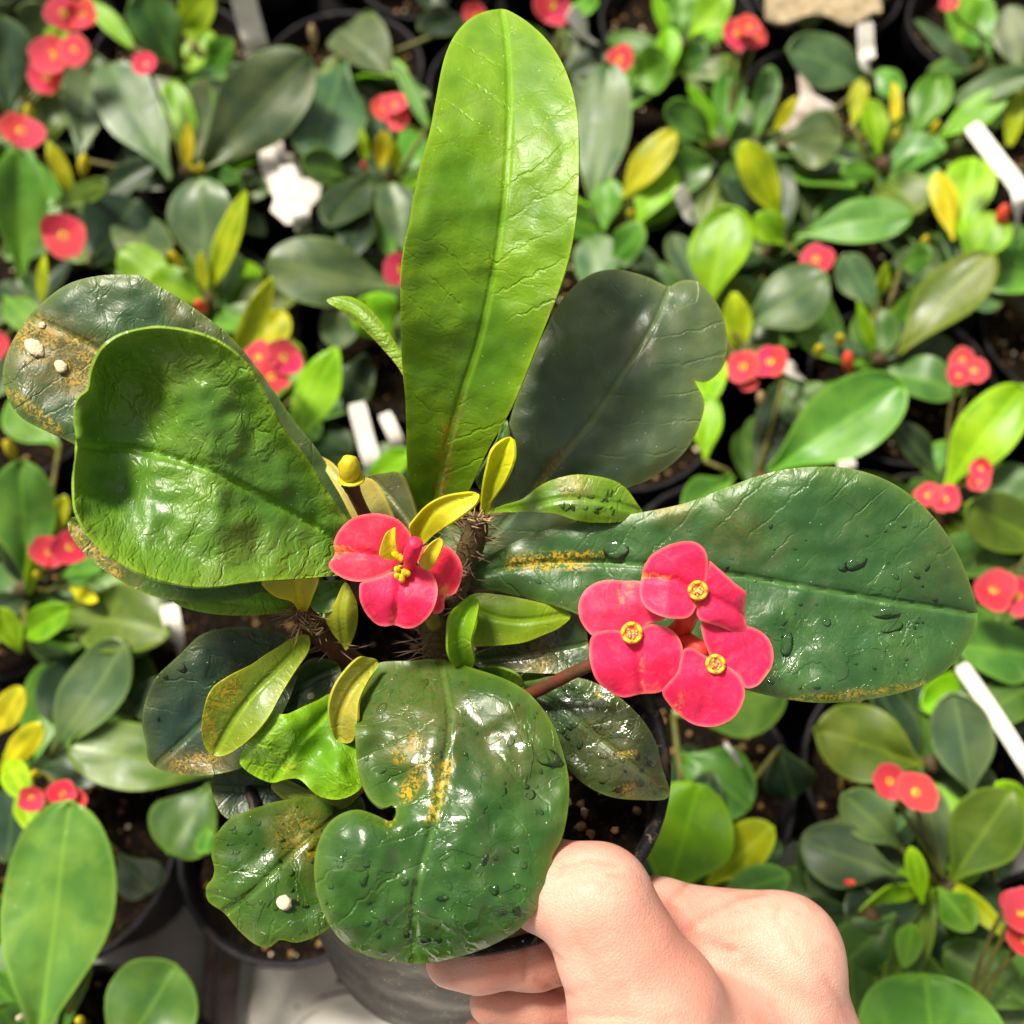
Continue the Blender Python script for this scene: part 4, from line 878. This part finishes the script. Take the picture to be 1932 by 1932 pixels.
# shared flower meshes
def proto(name, V, F, mat, attrs=None):
    me = bpy.data.meshes.new(name); me.from_pydata([tuple(v) for v in V], [], F); me.polygons.foreach_set('use_smooth', [True]*len(me.polygons)); me.materials.append(mat)
    for k, a in (attrs or {}).items(): me.attributes.new(k, 'FLOAT', 'POINT').data.foreach_set('value', a)
    return me
PET = []
for s in range(3):
    V = []; F = []; E = []; na, nr_ = 18, 6
    for i in range(nr_+1):
        for k in range(na+1):
            a = -1.95+3.9*k/na; rr = (i/nr_)*(0.98-0.24*math.exp(-(a/0.22)**2)*(0.5 if s else 0.2)+0.07*math.sin(3*a+s))*(1-0.25*(abs(a)/1.95)**3)
            V.append((rr*math.cos(a), rr*math.sin(a), 0.10*(i/nr_)**2+0.10*math.sin(2.5*a+s*2)*(i/nr_)**2)); E.append(0.06*(1-i/nr_))
    for i in range(nr_):
        for k in range(na):
            a = i*(na+1)+k; F.append((a, a+na+1, a+na+2, a+1))
    PET.append(proto('petal', V, F, M_petal, {'edge': E, 'stain': [0.35*max(0, 1-e/0.02) if s == 1 else 0 for e in E]}))
V, F = lathe([(0.12, -0.25), (0.22, 0.0), (0.21, 0.06), (0.14, 0.09), (0.12, 0.03), (0.001, 0.03)], 12, Matrix())
CYA = proto('flower', V, F, M_gland)
def bflower(root, c, r, face=None, col=None):
    nn = (face or ((CAM-c).normalized()*0.8+Vector((rnd.uniform(-.5, .5), rnd.uniform(-.4, .4), 0.5)))).normalized()
    og = origin(root); Mx = nn.to_track_quat('Z', 'Y').to_matrix().to_4x4() @ Matrix.Rotation(rnd.uniform(0, 6.28), 4, 'Z')
    fl = bpy.data.objects.new('flower', CYA); COL.objects.link(fl); fl.parent = root
    fl.matrix_local = Matrix.Translation(c-og) @ Mx @ Matrix.Scale(r, 4)
    for k in range(2):
        p = bpy.data.objects.new('petal', rnd.choice(PET)); COL.objects.link(p); p.parent = fl
        p.matrix_local = Matrix.Rotation(k*math.pi+rnd.uniform(-.15, .15), 4, 'Z') @ Matrix.Translation((0, 0, 0.01+0.05*k)) @ Matrix.Rotation(rnd.uniform(-.25, .1), 4, 'Y')
        p.color = col or (0.90*rnd.uniform(.95, 1.05), 0.06*rnd.uniform(.6, 1.8), 0.13*rnd.uniform(.5, 1.3), 0.3)
    return fl
ZR = 0.090; PR = 0.0515
POTS = []
def plant(cx, cy, leaves, label, flowers=(), buds=(), pot=None, fill=5, group='potted plants crowded on the bench', zc=0.125, clean=False):
    """cx, cy: photo pixel of the growing tip; leaves: (tipx, tipy, basex, basey, widthpx, tone[, shape[, ztip[, zbase]]])"""
    c = PZ(cx, cy, zc); pp = PZ(pot[0], pot[1], ZR) if pot else Vector((c.x, c.y, ZR))
    POTS.append([pp.x, pp.y, bool(pot), c, leaves, label, flowers, buds, fill, group, zc])
def build_plant(rec):
    px_, py_, fx, c, leaves, label, flowers, buds, fill, group, zc = rec
    root = thing('potted_plant', (px_, py_, 0), label, 'potted plant', group)
    M = Matrix.Translation((px_, py_, ZR)) @ Matrix.Rotation(rnd.uniform(0, 6), 4, 'Z')
    make_pot(root, M, PR, 0.036, ZR-0.001, 28, -0.009-rnd.uniform(0, 0.006), 26, int(px_*1000)+int(py_*777))
    sb = Vector((px_, py_, ZR-0.02)); st = Vector((c.x, c.y, zc))
    tube('stem', catmull([sb, sb.lerp(st, 0.5)+Vector((rnd.uniform(-.004, .004), rnd.uniform(-.004, .004), 0.004)), st], 4), [0.0045]*5+[0.0038]*4, M_stem, root, 8, jit=0.3)
    for lf in leaves:
        tx, ty, bx, by, wp, tone = lf[:6]; shape = lf[6] if len(lf) > 6 else 'o'
        zb = lf[8] if len(lf) > 8 else zc+0.002; zt = lf[7] if len(lf) > 7 else zc+0.018+rnd.uniform(-.004, .006)
        bp = PZ(bx, by, zb); tp = PZ(tx, ty, zt); wd = wp*mpp(depth(bp.lerp(tp, 0.65)))
        tw = rnd.uniform(-.3, .3)
        bleaf(root, bp, tp, wd*(0.84 if tone == 'y' else 0.98), tone, shape, cupm=rnd.uniform(-.04, .16), bend=rnd.uniform(0.02, 0.16), twist=tw)
        g = (bp-st).length
        if g > 0.02:
            tube('branch', [st.lerp(sb, 0.4), st.lerp(bp, 0.6)-Vector((0, 0, 0.004)), bp], [0.0020, 0.0015, 0.0011], M_fstalk, root, 6)
    for k in range(int(fill*2.4)):
        an = rnd.uniform(0, 6.283); ln = rnd.uniform(0.026, 0.056)
        b0 = st+Vector((0, 0, rnd.uniform(-0.022, -0.010))); tp = b0+Vector((math.cos(an)*ln, math.sin(an)*ln, rnd.uniform(-0.012, 0.020)))
        bleaf(root, b0, tp, rnd.uniform(0.016, 0.029), rnd.choice('gdkkdbkmdelgo'), 'o', nhint=Vector((0, 0, 1)), twist=rnd.uniform(-.4, .4), bend=0.12)
    for fl in flowers:
        x, y, r = fl[:3]; z = fl[3] if len(fl) > 3 else zc+0.035
        p = PZ(x, y, z); bflower(root, p, r*mpp(depth(p))*1.02)
        tube('flower_stalk', catmull([st, st.lerp(p, 0.6)+Vector((0, 0.003, -0.006)), p-Vector((0, 0, 0.001))], 4), 0.0009, M_fstalk, root, 6)
    for bd_ in buds:
        x, y, r = bd_[:3]; mt = bd_[3] if len(bd_) > 3 else M_bud
        p = PZ(x, y, zc+0.02); rr = r*mpp(depth(p))*0.68; dr = Vector((rnd.uniform(-.4, .4), rnd.uniform(-.4, .4), 1)).normalized()
        tube('flower_bud', [p-dr*rr*3, p-dr*rr*1.8, p-dr*rr*0.6, p+dr*rr*0.9, p+dr*rr*1.7, p+dr*rr*2.1], [rr*0.3, rr*0.7, rr, rr*0.85, rr*0.45, rr*0.05], mt, root, 10, color=(0.85, 0.12, 0.05, .3))
    return root
plant(350, 322, [(200, 105, 322, 335, 125, 'g'), (175, 100, 150, 300, 95, 'g', 'o', 0.135), (320, 148, 360, 312, 64, 'l'), (355, 230, 352, 314, 28, 'y', 'n'), (578, 102, 372, 325, 150, 'g', 'o', 0.165), (420, 140, 368, 300, 110, 'g', 'o', 0.13)],
      'potted plant with a lone orange bud on a tall yellow stalk', [(275, 122, 26, 0.165)], [(366, 320, 9), (380, 316, 9)])
plant(395, 565, [(372, 332, 392, 530, 128, 'g', 'h', 0.158), (455, 362, 400, 540, 50, 'v', 'n', 0.165), (376, 475, 386, 550, 27, 'y', 'n'), (228, 470, 335, 560, 85, 'l', 'o', 0.135), (285, 520, 385, 570, 90, 'l', 'o', 0.14)],
      'potted plant with a pale heart-tipped leaf beside a narrow lime leaf', (), [(378, 577, 17, M_petal), (330, 487, 14)])
plant(130, 395, [(88, 266, 135, 360, 40, 'y', 'n'), (200, 345, 92, 390, 42, 'o'), (262, 370, 170, 500, 140, 'd', 'o', 0.125), (250, 400, 300, 520, 110, 'g', 'o', 0.12)],
      'potted plant with one pink-red flower on a dark stalk and a yellow folded leaf', [(120, 446, 44, 0.155)], [(158, 308, 15)])
plant(45, 560, [(35, 280, 42, 525, 100, 'm', 'o', 0.165), (80, 482, 78, 570, 26, 'y', 'n'), (60, 610, 5, 555, 62, 'm')], 'potted plant with a long upright green leaf and pink petals at its left', [(-8, 650, 30, 0.14)], [(18, 845, 16)])
plant(25, 225, [(0, 28, 18, 220, 116, 'g', 'o', 0.165), (85, 10, 60, 85, 80, 'g'), (125, 70, 60, 78, 45, 'l')], 'potted plant bearing the tallest group of open pink-red flowers', [(120, 25, 34, 0.16), (155, 28, 30, 0.158), (98, 105, 40, 0.16), (140, 96, 32, 0.162), (88, 145, 36, 0.15), (40, 248, 40, 0.165)], [(55, 214, 14)])
plant(335, 120, [(262, -15, 335, 128, 98, 'k', 'o', 0.16), (388, -12, 338, 65, 82, 'v', 'o', 0.155), (158, -12, 250, 88, 38, 'l', 'n'), (432, 85, 385, 122, 52, 'm')], 'potted plant with a dark folded leaf and round yellow-lime leaf', (), [(368, 90, 12, M_dry)])
plant(650, 110, [(636, 40, 745, 150, 110, 'g', 'o', 0.12), (598, 276, 650, 118, 150, 'b', 'o', 0.14), (800, 45, 885, 40, 62, 'd')], 'potted plant with a large grey-green heart leaf pointing at the torn paper', (), [(590, 62, 12, M_dry)])
plant(735, 325, [(742, 106, 808, 240, 30, 'e', 'n'), (724, 252, 715, 324, 42, 'y'), (746, 272, 748, 326, 26, 'y', 'n'), (680, 244, 690, 300, 22, 'v', 'n'), (574, 300, 660, 338, 66, 'k'), (740, 338, 772, 482, 88, 'g'), (620, 420, 700, 330, 90, 'd'), (655, 470, 700, 380, 70, 'd')],
      'potted plant with a small coral flower above yellow young leaves', [(722, 205, 25, 0.155), (745, 198, 26, 0.16), (750, 225, 24, 0.156)], [(687, 313, 9, M_petal)])
plant(765, 548, [(503, 490, 752, 546, 132, 'g', 'o', 0.145), (690, 560, 738, 645, 105, 'l'), (600, 620, 695, 600, 90, 'g', 'o', 0.115)], 'potted plant with one broad grey-green leaf lying level toward a lime plant', [(752, 508, 34, 0.16)])
plant(495, 745, [(512, 528, 442, 690, 58, 'y', 'n', 0.17), (528, 585, 505, 665, 72, 'y', 'o', 0.135), (633, 655, 562, 812, 88, 'l', 'n', 0.15), (700, 740, 630, 700, 120, 'd', 'o', 0.115)], 'potted plant with a tight pink flower cluster below an upright yellow leaf', [(488, 675, 34, 0.165), (535, 675, 36, 0.167), (512, 712, 36, 0.165), (485, 705, 26, 0.16)])
plant(700, 960, [(766, 856, 688, 908, 52, 'l'), (640, 1180, 560, 1120, 90, 'k')], 'potted plant with one bright lime leaf just beside the tall stake', (), fill=6)
plant(1175, 412, [(1145, 106, 1120, 412, 110, 'b', 'o', 0.165), (1266, 243, 1165, 388, 80, 'y', 'o', 0.16), (1262, 303, 1200, 425, 80, 'l'), (1148, 335, 1140, 435, 62, 'm'), (1342, 308, 1205, 350, 82, 'k'), (1212, 425, 1152, 500, 66, 'm'), (1108, 440, 1148, 565, 92, 'b', 'o', 0.13)], 'potted plant with a long blue-green leaf and an olive-yellow leaf crossing it', (), [(1190, 405, 12)])
plant(1290, 85, [(1235, -22, 1262, 72, 28, 'l', 'n'), (1290, -22, 1285, 62, 60, 'm'), (1372, -18, 1300, 72, 72, 'l'), (1266, 50, 1254, 152, 46, 'l'), (1262, 120, 1188, 150, 88, 'm'), (1332, 100, 1290, 122, 62, 'k')], 'potted plant with lime leaves and a single coral petal beside a blunt stake', [(1170, 112, 28, 0.15)])
plant(1060, 110, [(1120, 5, 1060, 20, 60, 'm'), (980, 60, 1050, 110, 60, 'k')], 'potted plant with a coral flower standing behind the tall leaf of the lifted plant', [(1040, 10, 40, 0.16), (895, 28, 25, 0.15)])
plant(1375, 268, [(1375, 132, 1375, 262, 62, 'm'), (1455, 122, 1430, 255, 50, 'k'), (1300, 158, 1352, 245, 30, 'l', 'n'), (1260, 198, 1348, 268, 62, 'e'), (1502, 182, 1462, 245, 32, 'y', 'n'), (1420, 300, 1390, 262, 50, 'k')], 'potted plant with upright green leaves and a red and orange flower on a pale stalk', [(1390, 65, 34, 0.165), (1412, 50, 24, 0.17), (1428, 72, 20, 0.16)])
plant(1478, 455, [(1406, 272, 1472, 415, 68, 'v', 'o', 0.16), (1718, 398, 1500, 442, 92, 'e', 'o', 0.15), (1430, 405, 1480, 462, 62, 'l'), (1558, 520, 1408, 618, 128, 'g', 'o', 0.155)], 'potted plant with a wavy yellow-green leaf and a long level green leaf', [(1540, 490, 32, 0.15)])
plant(1350, 590, [(1376, 386, 1335, 580, 118, 'l', 'o', 0.155), (1385, 555, 1395, 655, 58, 'v', 'n'), (1335, 745, 1350, 640, 62, 'l')], 'potted plant with two touching pink-red flowers under a bright lime leaf', [(1402, 692, 33, 0.155), (1453, 683, 33, 0.157), (1410, 720, 22, 0.15)], [(1435, 750, 12, M_dry)])
plant(1475, 275, [(1588, 262, 1475, 262, 108, 'g', 'o', 0.14), (1497, 85, 1640, 152, 104, 'b', 'o', 0.15), (1400, 330, 1470, 300, 60, 'd')], 'potted plant with round grey-green leaves near the pale plastic web')
plant(1662, 300, [(1626, 146, 1610, 238, 42, 'y'), (1643, 188, 1660, 292, 48, 'l'), (1690, 152, 1692, 242, 26, 'y', 'n'), (1597, 320, 1660, 325, 42, 'm'), (1668, 125, 1690, 200, 60, 'e', 'o', 0.13)], 'potted plant with short yellow young leaves at the foot of the upright stake', (), [(1690, 255, 12)])
plant(1752, 275, [(1775, 135, 1728, 258, 74, 'm'), (1955, 130, 1770, 202, 58, 'b', 'o', 0.16), (1898, 172, 1765, 265, 64, 'l'), (1925, 162, 1905, 275, 36, 'v', 'n'), (1725, 360, 1730, 290, 92, 'e', 'o', 0.12)], 'potted plant with a long blue-green leaf over a lime leaf by the bent stake', (), [(1765, 240, 12)])
plant(1885, 85, [(1835, -25, 1805, 82, 62, 'l'), (1903, 10, 1925, 135, 72, 'g'), (1732, 35, 1832, 132, 36, 'g', 'n')], 'potted plant with an orange-tipped bud stalk beside a lime leaf', [(1790, 5, 18, 0.16)])
plant(1815, 482, [(1838, 286, 1812, 445, 95, 'l'), (1772, 322, 1800, 452, 62, 'y'), (1885, 400, 1822, 505, 92, 'l'), (1868, 472, 1690, 668, 114, 'o', 'o', 0.155)], 'potted plant with many lime and yellow leaves beside the bent stake', [], [(1892, 405, 18, M_petal), (1745, 455, 12)])
plant(1655, 672, [(1598, 478, 1650, 588, 80, 'b'), (1622, 572, 1648, 662, 28, 'l', 'n'), (1675, 502, 1658, 562, 24, 'v', 'n'), (1755, 480, 1700, 500, 60, 'k'), (1560, 640, 1640, 670, 60, 'g')], 'potted plant with a dull orange bud and small yellow buds above a broad green leaf', [], [(1545, 660, 14), (1585, 640, 14), (1600, 680, 16, M_petal)])
plant(1440, 895, [(1704, 722, 1450, 890, 145, 'e', 'o', 0.16), (1545, 792, 1478, 715, 102, 'k', 'o', 0.13), (1335, 745, 1330, 870, 60, 'l'), (1300, 960, 1380, 900, 80, 'e')], 'potted plant with the broadest light green leaf, wider than its neighbours')
plant(1790, 935, [(1928, 726, 1775, 932, 112, 'l', 'o', 0.165), (1700, 800, 1770, 900, 60, 'd'), (1930, 880, 1850, 960, 80, 'b')], 'potted plant with a steep lime leaf and several pink-red flowers around it', [(1815, 680, 26, 0.15), (1838, 700, 28, 0.152), (1808, 708, 22, 0.15), (1752, 935, 28, 0.155), (1782, 942, 30, 0.157), (1850, 885, 22, 0.16), (1848, 908, 22, 0.158)])
plant(1985, 1035, [(1830, 955, 1990, 1035, 112, 'o', 'o', 0.15)], 'potted plant with a level olive leaf above a pair of vivid red flowers', [(1875, 1112, 42, 0.16), (1918, 1125, 40, 0.158)])
plant(1965, 1265, [(1826, 1212, 2000, 1250, 128, 'e', 'o', 0.145), (1860, 1340, 1960, 1290, 90, 'k')], 'potted plant with a speckled round green leaf above the long sloping stake')
plant(1760, 1440, [(1800, 1312, 1835, 1500, 114, 'g', 'o', 0.15), (1545, 1375, 1745, 1442, 150, 'o', 'o', 0.135), (1620, 1490, 1740, 1460, 90, 'k', 'o', 0.12)], 'potted plant with wide olive leaf and a grey-green leaf beside the long sloping stake')
plant(1785, 1665, [(1908, 1496, 1795, 1662, 128, 'o', 'o', 0.15), (1745, 1478, 1782, 1658, 84, 'g'), (1596, 1498, 1700, 1600, 94, 'b', 'o', 0.135), (1722, 1605, 1742, 1705, 40, 'l'), (1832, 1748, 1770, 1675, 74, 'm'), (1902, 1768, 1800, 1670, 38, 'v', 'n'), (1888, 1478, 1945, 1565, 62, 'l')], 'potted plant with a pair of red flowers held on a straight green stalk', [(1678, 1474, 38, 0.165), (1728, 1496, 42, 0.166)])
plant(1650, 1720, [(1518, 1590, 1690, 1650, 124, 'g', 'o', 0.13), (1588, 1828, 1692, 1725, 108, 'k', 'o', 0.12), (1708, 1818, 1722, 1740, 50, 'm', 'n')], 'low potted plant with dark leaves just behind the wrist', (), [(1605, 1665, 10, M_petal)])
plant(1800, 2040, [(1745, 1848, 1780, 2110, 275, 'e', 'o', 0.15), (1782, 1792, 1968, 1910, 112, 'k', 'o', 0.12)], 'potted plant with a very large pale green leaf beside the wrist', [(1925, 1720, 44, 0.165), (1935, 1775, 40, 0.16), (1905, 1700, 20, 0.16)])
plant(1310, 1620, [(1318, 1486, 1255, 1700, 185, 'l', 'o', 0.15), (1455, 1556, 1335, 1670, 90, 'v'), (1485, 1655, 1350, 1690, 72, 'e'), (1415, 1520, 1280, 1420, 145, 'e', 'o', 0.13), (1485, 1300, 1270, 1345, 150, 'e', 'o', 0.14), (1500, 1510, 1470, 1410, 100, 'd', 'o', 0.11)], 'potted plant with very bright lime leaves directly behind the hand', pot=(1290, 1480))
plant(50, 1108, [(38, 872, 52, 1095, 118, 'e', 'o', 0.16), (122, 940, 92, 1025, 40, 'y'), (118, 1150, 35, 1208, 64, 'l'), (60, 1035, 55, 1122, 24, 'v', 'n'), (190, 1070, 115, 1085, 62, 'm'), (168, 1128, 132, 1108, 32, 'y'), (5, 752, 112, 842, 92, 'm', 'o', 0.13), (-5, 1150, 40, 1230, 50, 'v')], 'potted plant with two pale coral flowers edged yellow beside the cupped leaf', [(92, 1042, 36, 0.16), (132, 1032, 36, 0.162)], [(70, 1085, 11)])
plant(150, 1195, [(312, 1190, 110, 1150, 140, 'o', 'o', 0.145), (228, 1212, 95, 1432, 128, 'b', 'o', 0.15), (318, 1300, 240, 1345, 84, 'd')], 'potted plant with a wide spotted olive leaf over a grey-blue leaf')
plant(420, 1440, [(126, 1402, 420, 1462, 128, 'o', 'o', 0.14), (320, 1612, 400, 1480, 145, 'k', 'o', 0.125), (385, 1608, 402, 1550, 46, 'e')], 'potted plant with a yellow-edged olive leaf behind the wet lower leaves', fill=2, pot=(555, 1590))
plant(20, 1440, [(32, 1305, -12, 1392, 72, 'y'), (72, 1372, 0, 1455, 60, 'y'), (42, 1495, 8, 1420, 52, 'v'), (290, 1690, 225, 1610, 88, 'g', 'o', 0.10), (60, 1560, 30, 1480, 40, 'v')], 'potted plant with yellow leaves, three coral flower heads and bare perlite-flecked soil', [(60, 1506, 26, 0.16), (118, 1498, 28, 0.16), (140, 1510, 24, 0.158)], [(66, 1460, 12)], pot=(118, 1596), fill=2)
plant(70, 1985, [(128, 1515, 72, 1985, 215, 'e', 'o', 0.165, 0.13), (168, 1762, 128, 1915, 44, 'o', 'n'), (0, 1900, 60, 1990, 60, 'k')], 'potted plant with the longest upright green leaf, in front of the perlite-flecked soil', (), [(38, 1920, 9, M_perl), (150, 1925, 12)], fill=3)
plant(235, 2010, [(332, 1822, 215, 2010, 185, 'k', 'o', 0.13)], 'potted plant with a round dark green leaf with one brown spot by the rail', fill=0, pot=(150, 2080))
# fill the remaining spaces of the bench with the same plants, standing a pot's width apart
for it in range(60):
    for i in range(len(POTS)):
        for j in range(i+1, len(POTS)):
            a, b_ = POTS[i], POTS[j]; dx, dy = b_[0]-a[0], b_[1]-a[1]; d_ = math.hypot(dx, dy) or 1e-6
            if d_ < 0.106:
                k = (0.106-d_)/2*0.7/d_; wa, wb = (0 if a[2] else 1), (0 if b_[2] else 1)
                if wa+wb:
                    s_ = 2/(wa+wb); a[0] -= dx*k*wa*s_; a[1] -= dy*k*wa*s_; b_[0] += dx*k*wb*s_; b_[1] += dy*k*wb*s_
named = len(POTS)
trayc = PZ(640, 1990, 0)
gy = -0.02
while gy < 0.80:
    gx = -0.56+((int(gy*100) % 2)*0.05)
    while gx < 0.58:
        rel = Vector((gx, gy, ZR))-CAM; dd = rel.dot(FWD); sx = rel.dot(RIGHT)/dd/T*966+966; sy = -rel.dot(UP)/dd/T*966+966
        if -330 < sx < 2260 and -260 < sy < 1990 and all(math.hypot(gx-p[0], gy-p[1]) > 0.1045 for p in POTS) and not (300 < sx < 1000 and sy > 1560):
            POTS.append([gx, gy, True, Vector((gx, gy, 0.118)), [], 'low potted plant of plain dark leaves, filling a gap between flowering plants', (), (), 8, 'plain low plants between the others', 0.118])
        gx += 0.018
    gy += 0.018
print('plants', named, 'filler', len(POTS)-named)
for rec in POTS: build_plant(rec)

# ------------------------------------------------------------------ white plant tags, torn paper, burlap
def strip(name, pts, wpx, mat, label, cat, zs, bow=0.06):
    zs = [z+0.016 for z in zs[:-1]]+[zs[-1]]
    path = catmull([PZ(x, y, z) for (x, y), z in zip(pts, zs)], 5); V = []; F = []
    n = len(path); wd = wpx*mpp(depth(path[n//2]))/2
    for i, p in enumerate(path):
        tg = (path[min(i+1, n-1)]-path[max(0, i-1)]).normalized(); nn = ((CAM-p).normalized()+Vector((0, 0, 0.8))).normalized(); s = tg.cross(nn).normalized(); up_ = s.cross(tg)
        tp = 1.0 if i < n-3 else 0.75+0.25*(n-1-i)/3
        if i == 0: tp = 0.8
        for v in (-1, -0.5, 0, 0.5, 1): V.append(p+s*wd*v*tp+up_*(wd*bow*(v*v)))
    for i in range(n-1):
        for k in range(4): F.append((i*5+k, i*5+k+1, i*5+6+k, i*5+5+k))
    o = mk(name, V, F, mat); solid(o, 0.0007, 0); return tag(o, label, cat)
ST = 'plant_tag'
strip(ST, [(672, 760), (690, 830), (706, 886), (720, 940)], 34, M_tagw, 'blank white plant tag leaning between the flower cluster and the tall leaf', 'plant tag', (0.125, 0.115, 0.105, 0.085))
strip(ST, [(452, -30), (470, 40), (485, 92), (495, 130)], 46, M_tagw, 'broad cream-white plant tag ending at a round grey-green leaf', 'plant tag', (0.16, 0.14, 0.125, 0.10))
strip(ST, [(540, 312), (556, 380), (570, 424), (580, 460)], 32, M_tagw, 'blank white plant tag in front of the torn white paper', 'plant tag', (0.14, 0.13, 0.12, 0.09))
strip(ST, [(1074, 20), (1110, 68), (1130, 98)], 30, M_tagw, 'short blunt white plant tag beside the coral flower stalk', 'plant tag', (0.145, 0.125, 0.09))
strip(ST, [(1632, 42), (1634, 90), (1638, 126), (1640, 160)], 30, M_tagw, 'upright white plant tag above the short yellow young leaves', 'plant tag', (0.15, 0.14, 0.13, 0.10))
strip(ST, [(1832, 236), (1880, 300), (1922, 355), (1925, 395), (1908, 470)], 32, M_tagw, 'long white plant tag bent at an angle', 'plant tag', (0.155, 0.15, 0.145, 0.135, 0.09), bow=0.02)
strip(ST, [(1279, 354), (1295, 390), (1306, 412), (1318, 440)], 28, M_tagw, 'short white plant tag between the round lime leaf and bright lime leaf', 'plant tag', (0.14, 0.13, 0.12, 0.09))
strip(ST, [(1812, 1255), (1850, 1310), (1900, 1385), (1950, 1465), (1990, 1530)], 30, M_tagw, 'long sloping white plant tag beside the grey-green leaf', 'plant tag', (0.135, 0.13, 0.125, 0.115, 0.09))
strip(ST, [(1480, 688), (1505, 706), (1520, 720)], 26, M_tagw, 'white plant tag tip beside two touching red flowers', 'plant tag', (0.13, 0.12, 0.09))
strip(ST, [(1596, 868), (1600, 900), (1604, 940)], 34, M_tagw, 'white plant tag tip above the wet right-hand leaf', 'plant tag', (0.13, 0.12, 0.09))
strip(ST, [(1368, 1402), (1385, 1425), (1398, 1445)], 10, M_tagw, 'narrow grey plant tag edge lying on a green leaf behind the pot', 'plant tag', (0.150, 0.145, 0.13))
strip(ST, [(318, 1140), (330, 1200), (340, 1240)], 34, M_tagw, 'white plant tag under the edge of the cupped leaf', 'plant tag', (0.13, 0.12, 0.09))
strip(ST, [(725, 780), (750, 835), (765, 880)], 26, M_wrap, 'thin translucent grey tag behind the white tag by the tall leaf', 'plant tag', (0.115, 0.11, 0.10))
# torn paper sheet
ol = [(486, 232), (512, 236), (516, 262), (532, 268), (528, 288), (552, 292), (566, 318), (575, 352), (590, 338), (606, 350), (603, 372), (585, 392), (580, 422), (540, 424), (512, 398), (520, 376), (506, 352), (492, 320), (488, 285), (474, 262)]
V = [PZ(x, y, 0.118+0.006*noise.noise(Vector((x*.03, y*.03, 1)))) for x, y in ol]; cc = PZ(540, 340, 0.121); V.append(cc)
o = mk('torn_paper', V, [(i, (i+1) % len(ol), len(ol)) for i in range(len(ol))], M_wrap); solid(o, 0.0006); tag(o, 'torn white paper label lying behind a white plant tag', 'paper')
# pale plastic web
ol = [(1505, 140), (1520, 150), (1535, 180), (1580, 205), (1575, 222), (1540, 215), (1510, 235), (1470, 258), (1462, 248), (1495, 215), (1510, 185)]
V = [PZ(x, y, 0.105+0.004*noise.noise(Vector((x*.02, y*.02, 1)))) for x, y in ol]; V.append(PZ(1525, 195, 0.107))
o = mk('plastic_web', V, [(i, (i+1) % len(ol), len(ol)) for i in range(len(ol))], M_alu); solid(o, 0.001); tag(o, 'pale grey plastic web of a pot carrier between plants', 'pot carrier')
# burlap
V = []; F = []
for i in range(13):
    for j in range(9):
        p = PZ(1445+i*18, -70+j*13+8*math.sin(i*0.9), 0.125); V.append(p+Vector((0, 0, 0.006*noise.noise(Vector((i*.4, j*.5, 2))))))
for i in range(12):
    for j in range(8): F.append((i*9+j, i*9+j+1, i*9+10+j, i*9+9+j))
o = mk('burlap_scrap', V, F, M_burlap); solid(o, 0.002); tag(o, 'scrap of tan burlap lying over pots at the back', 'burlap')
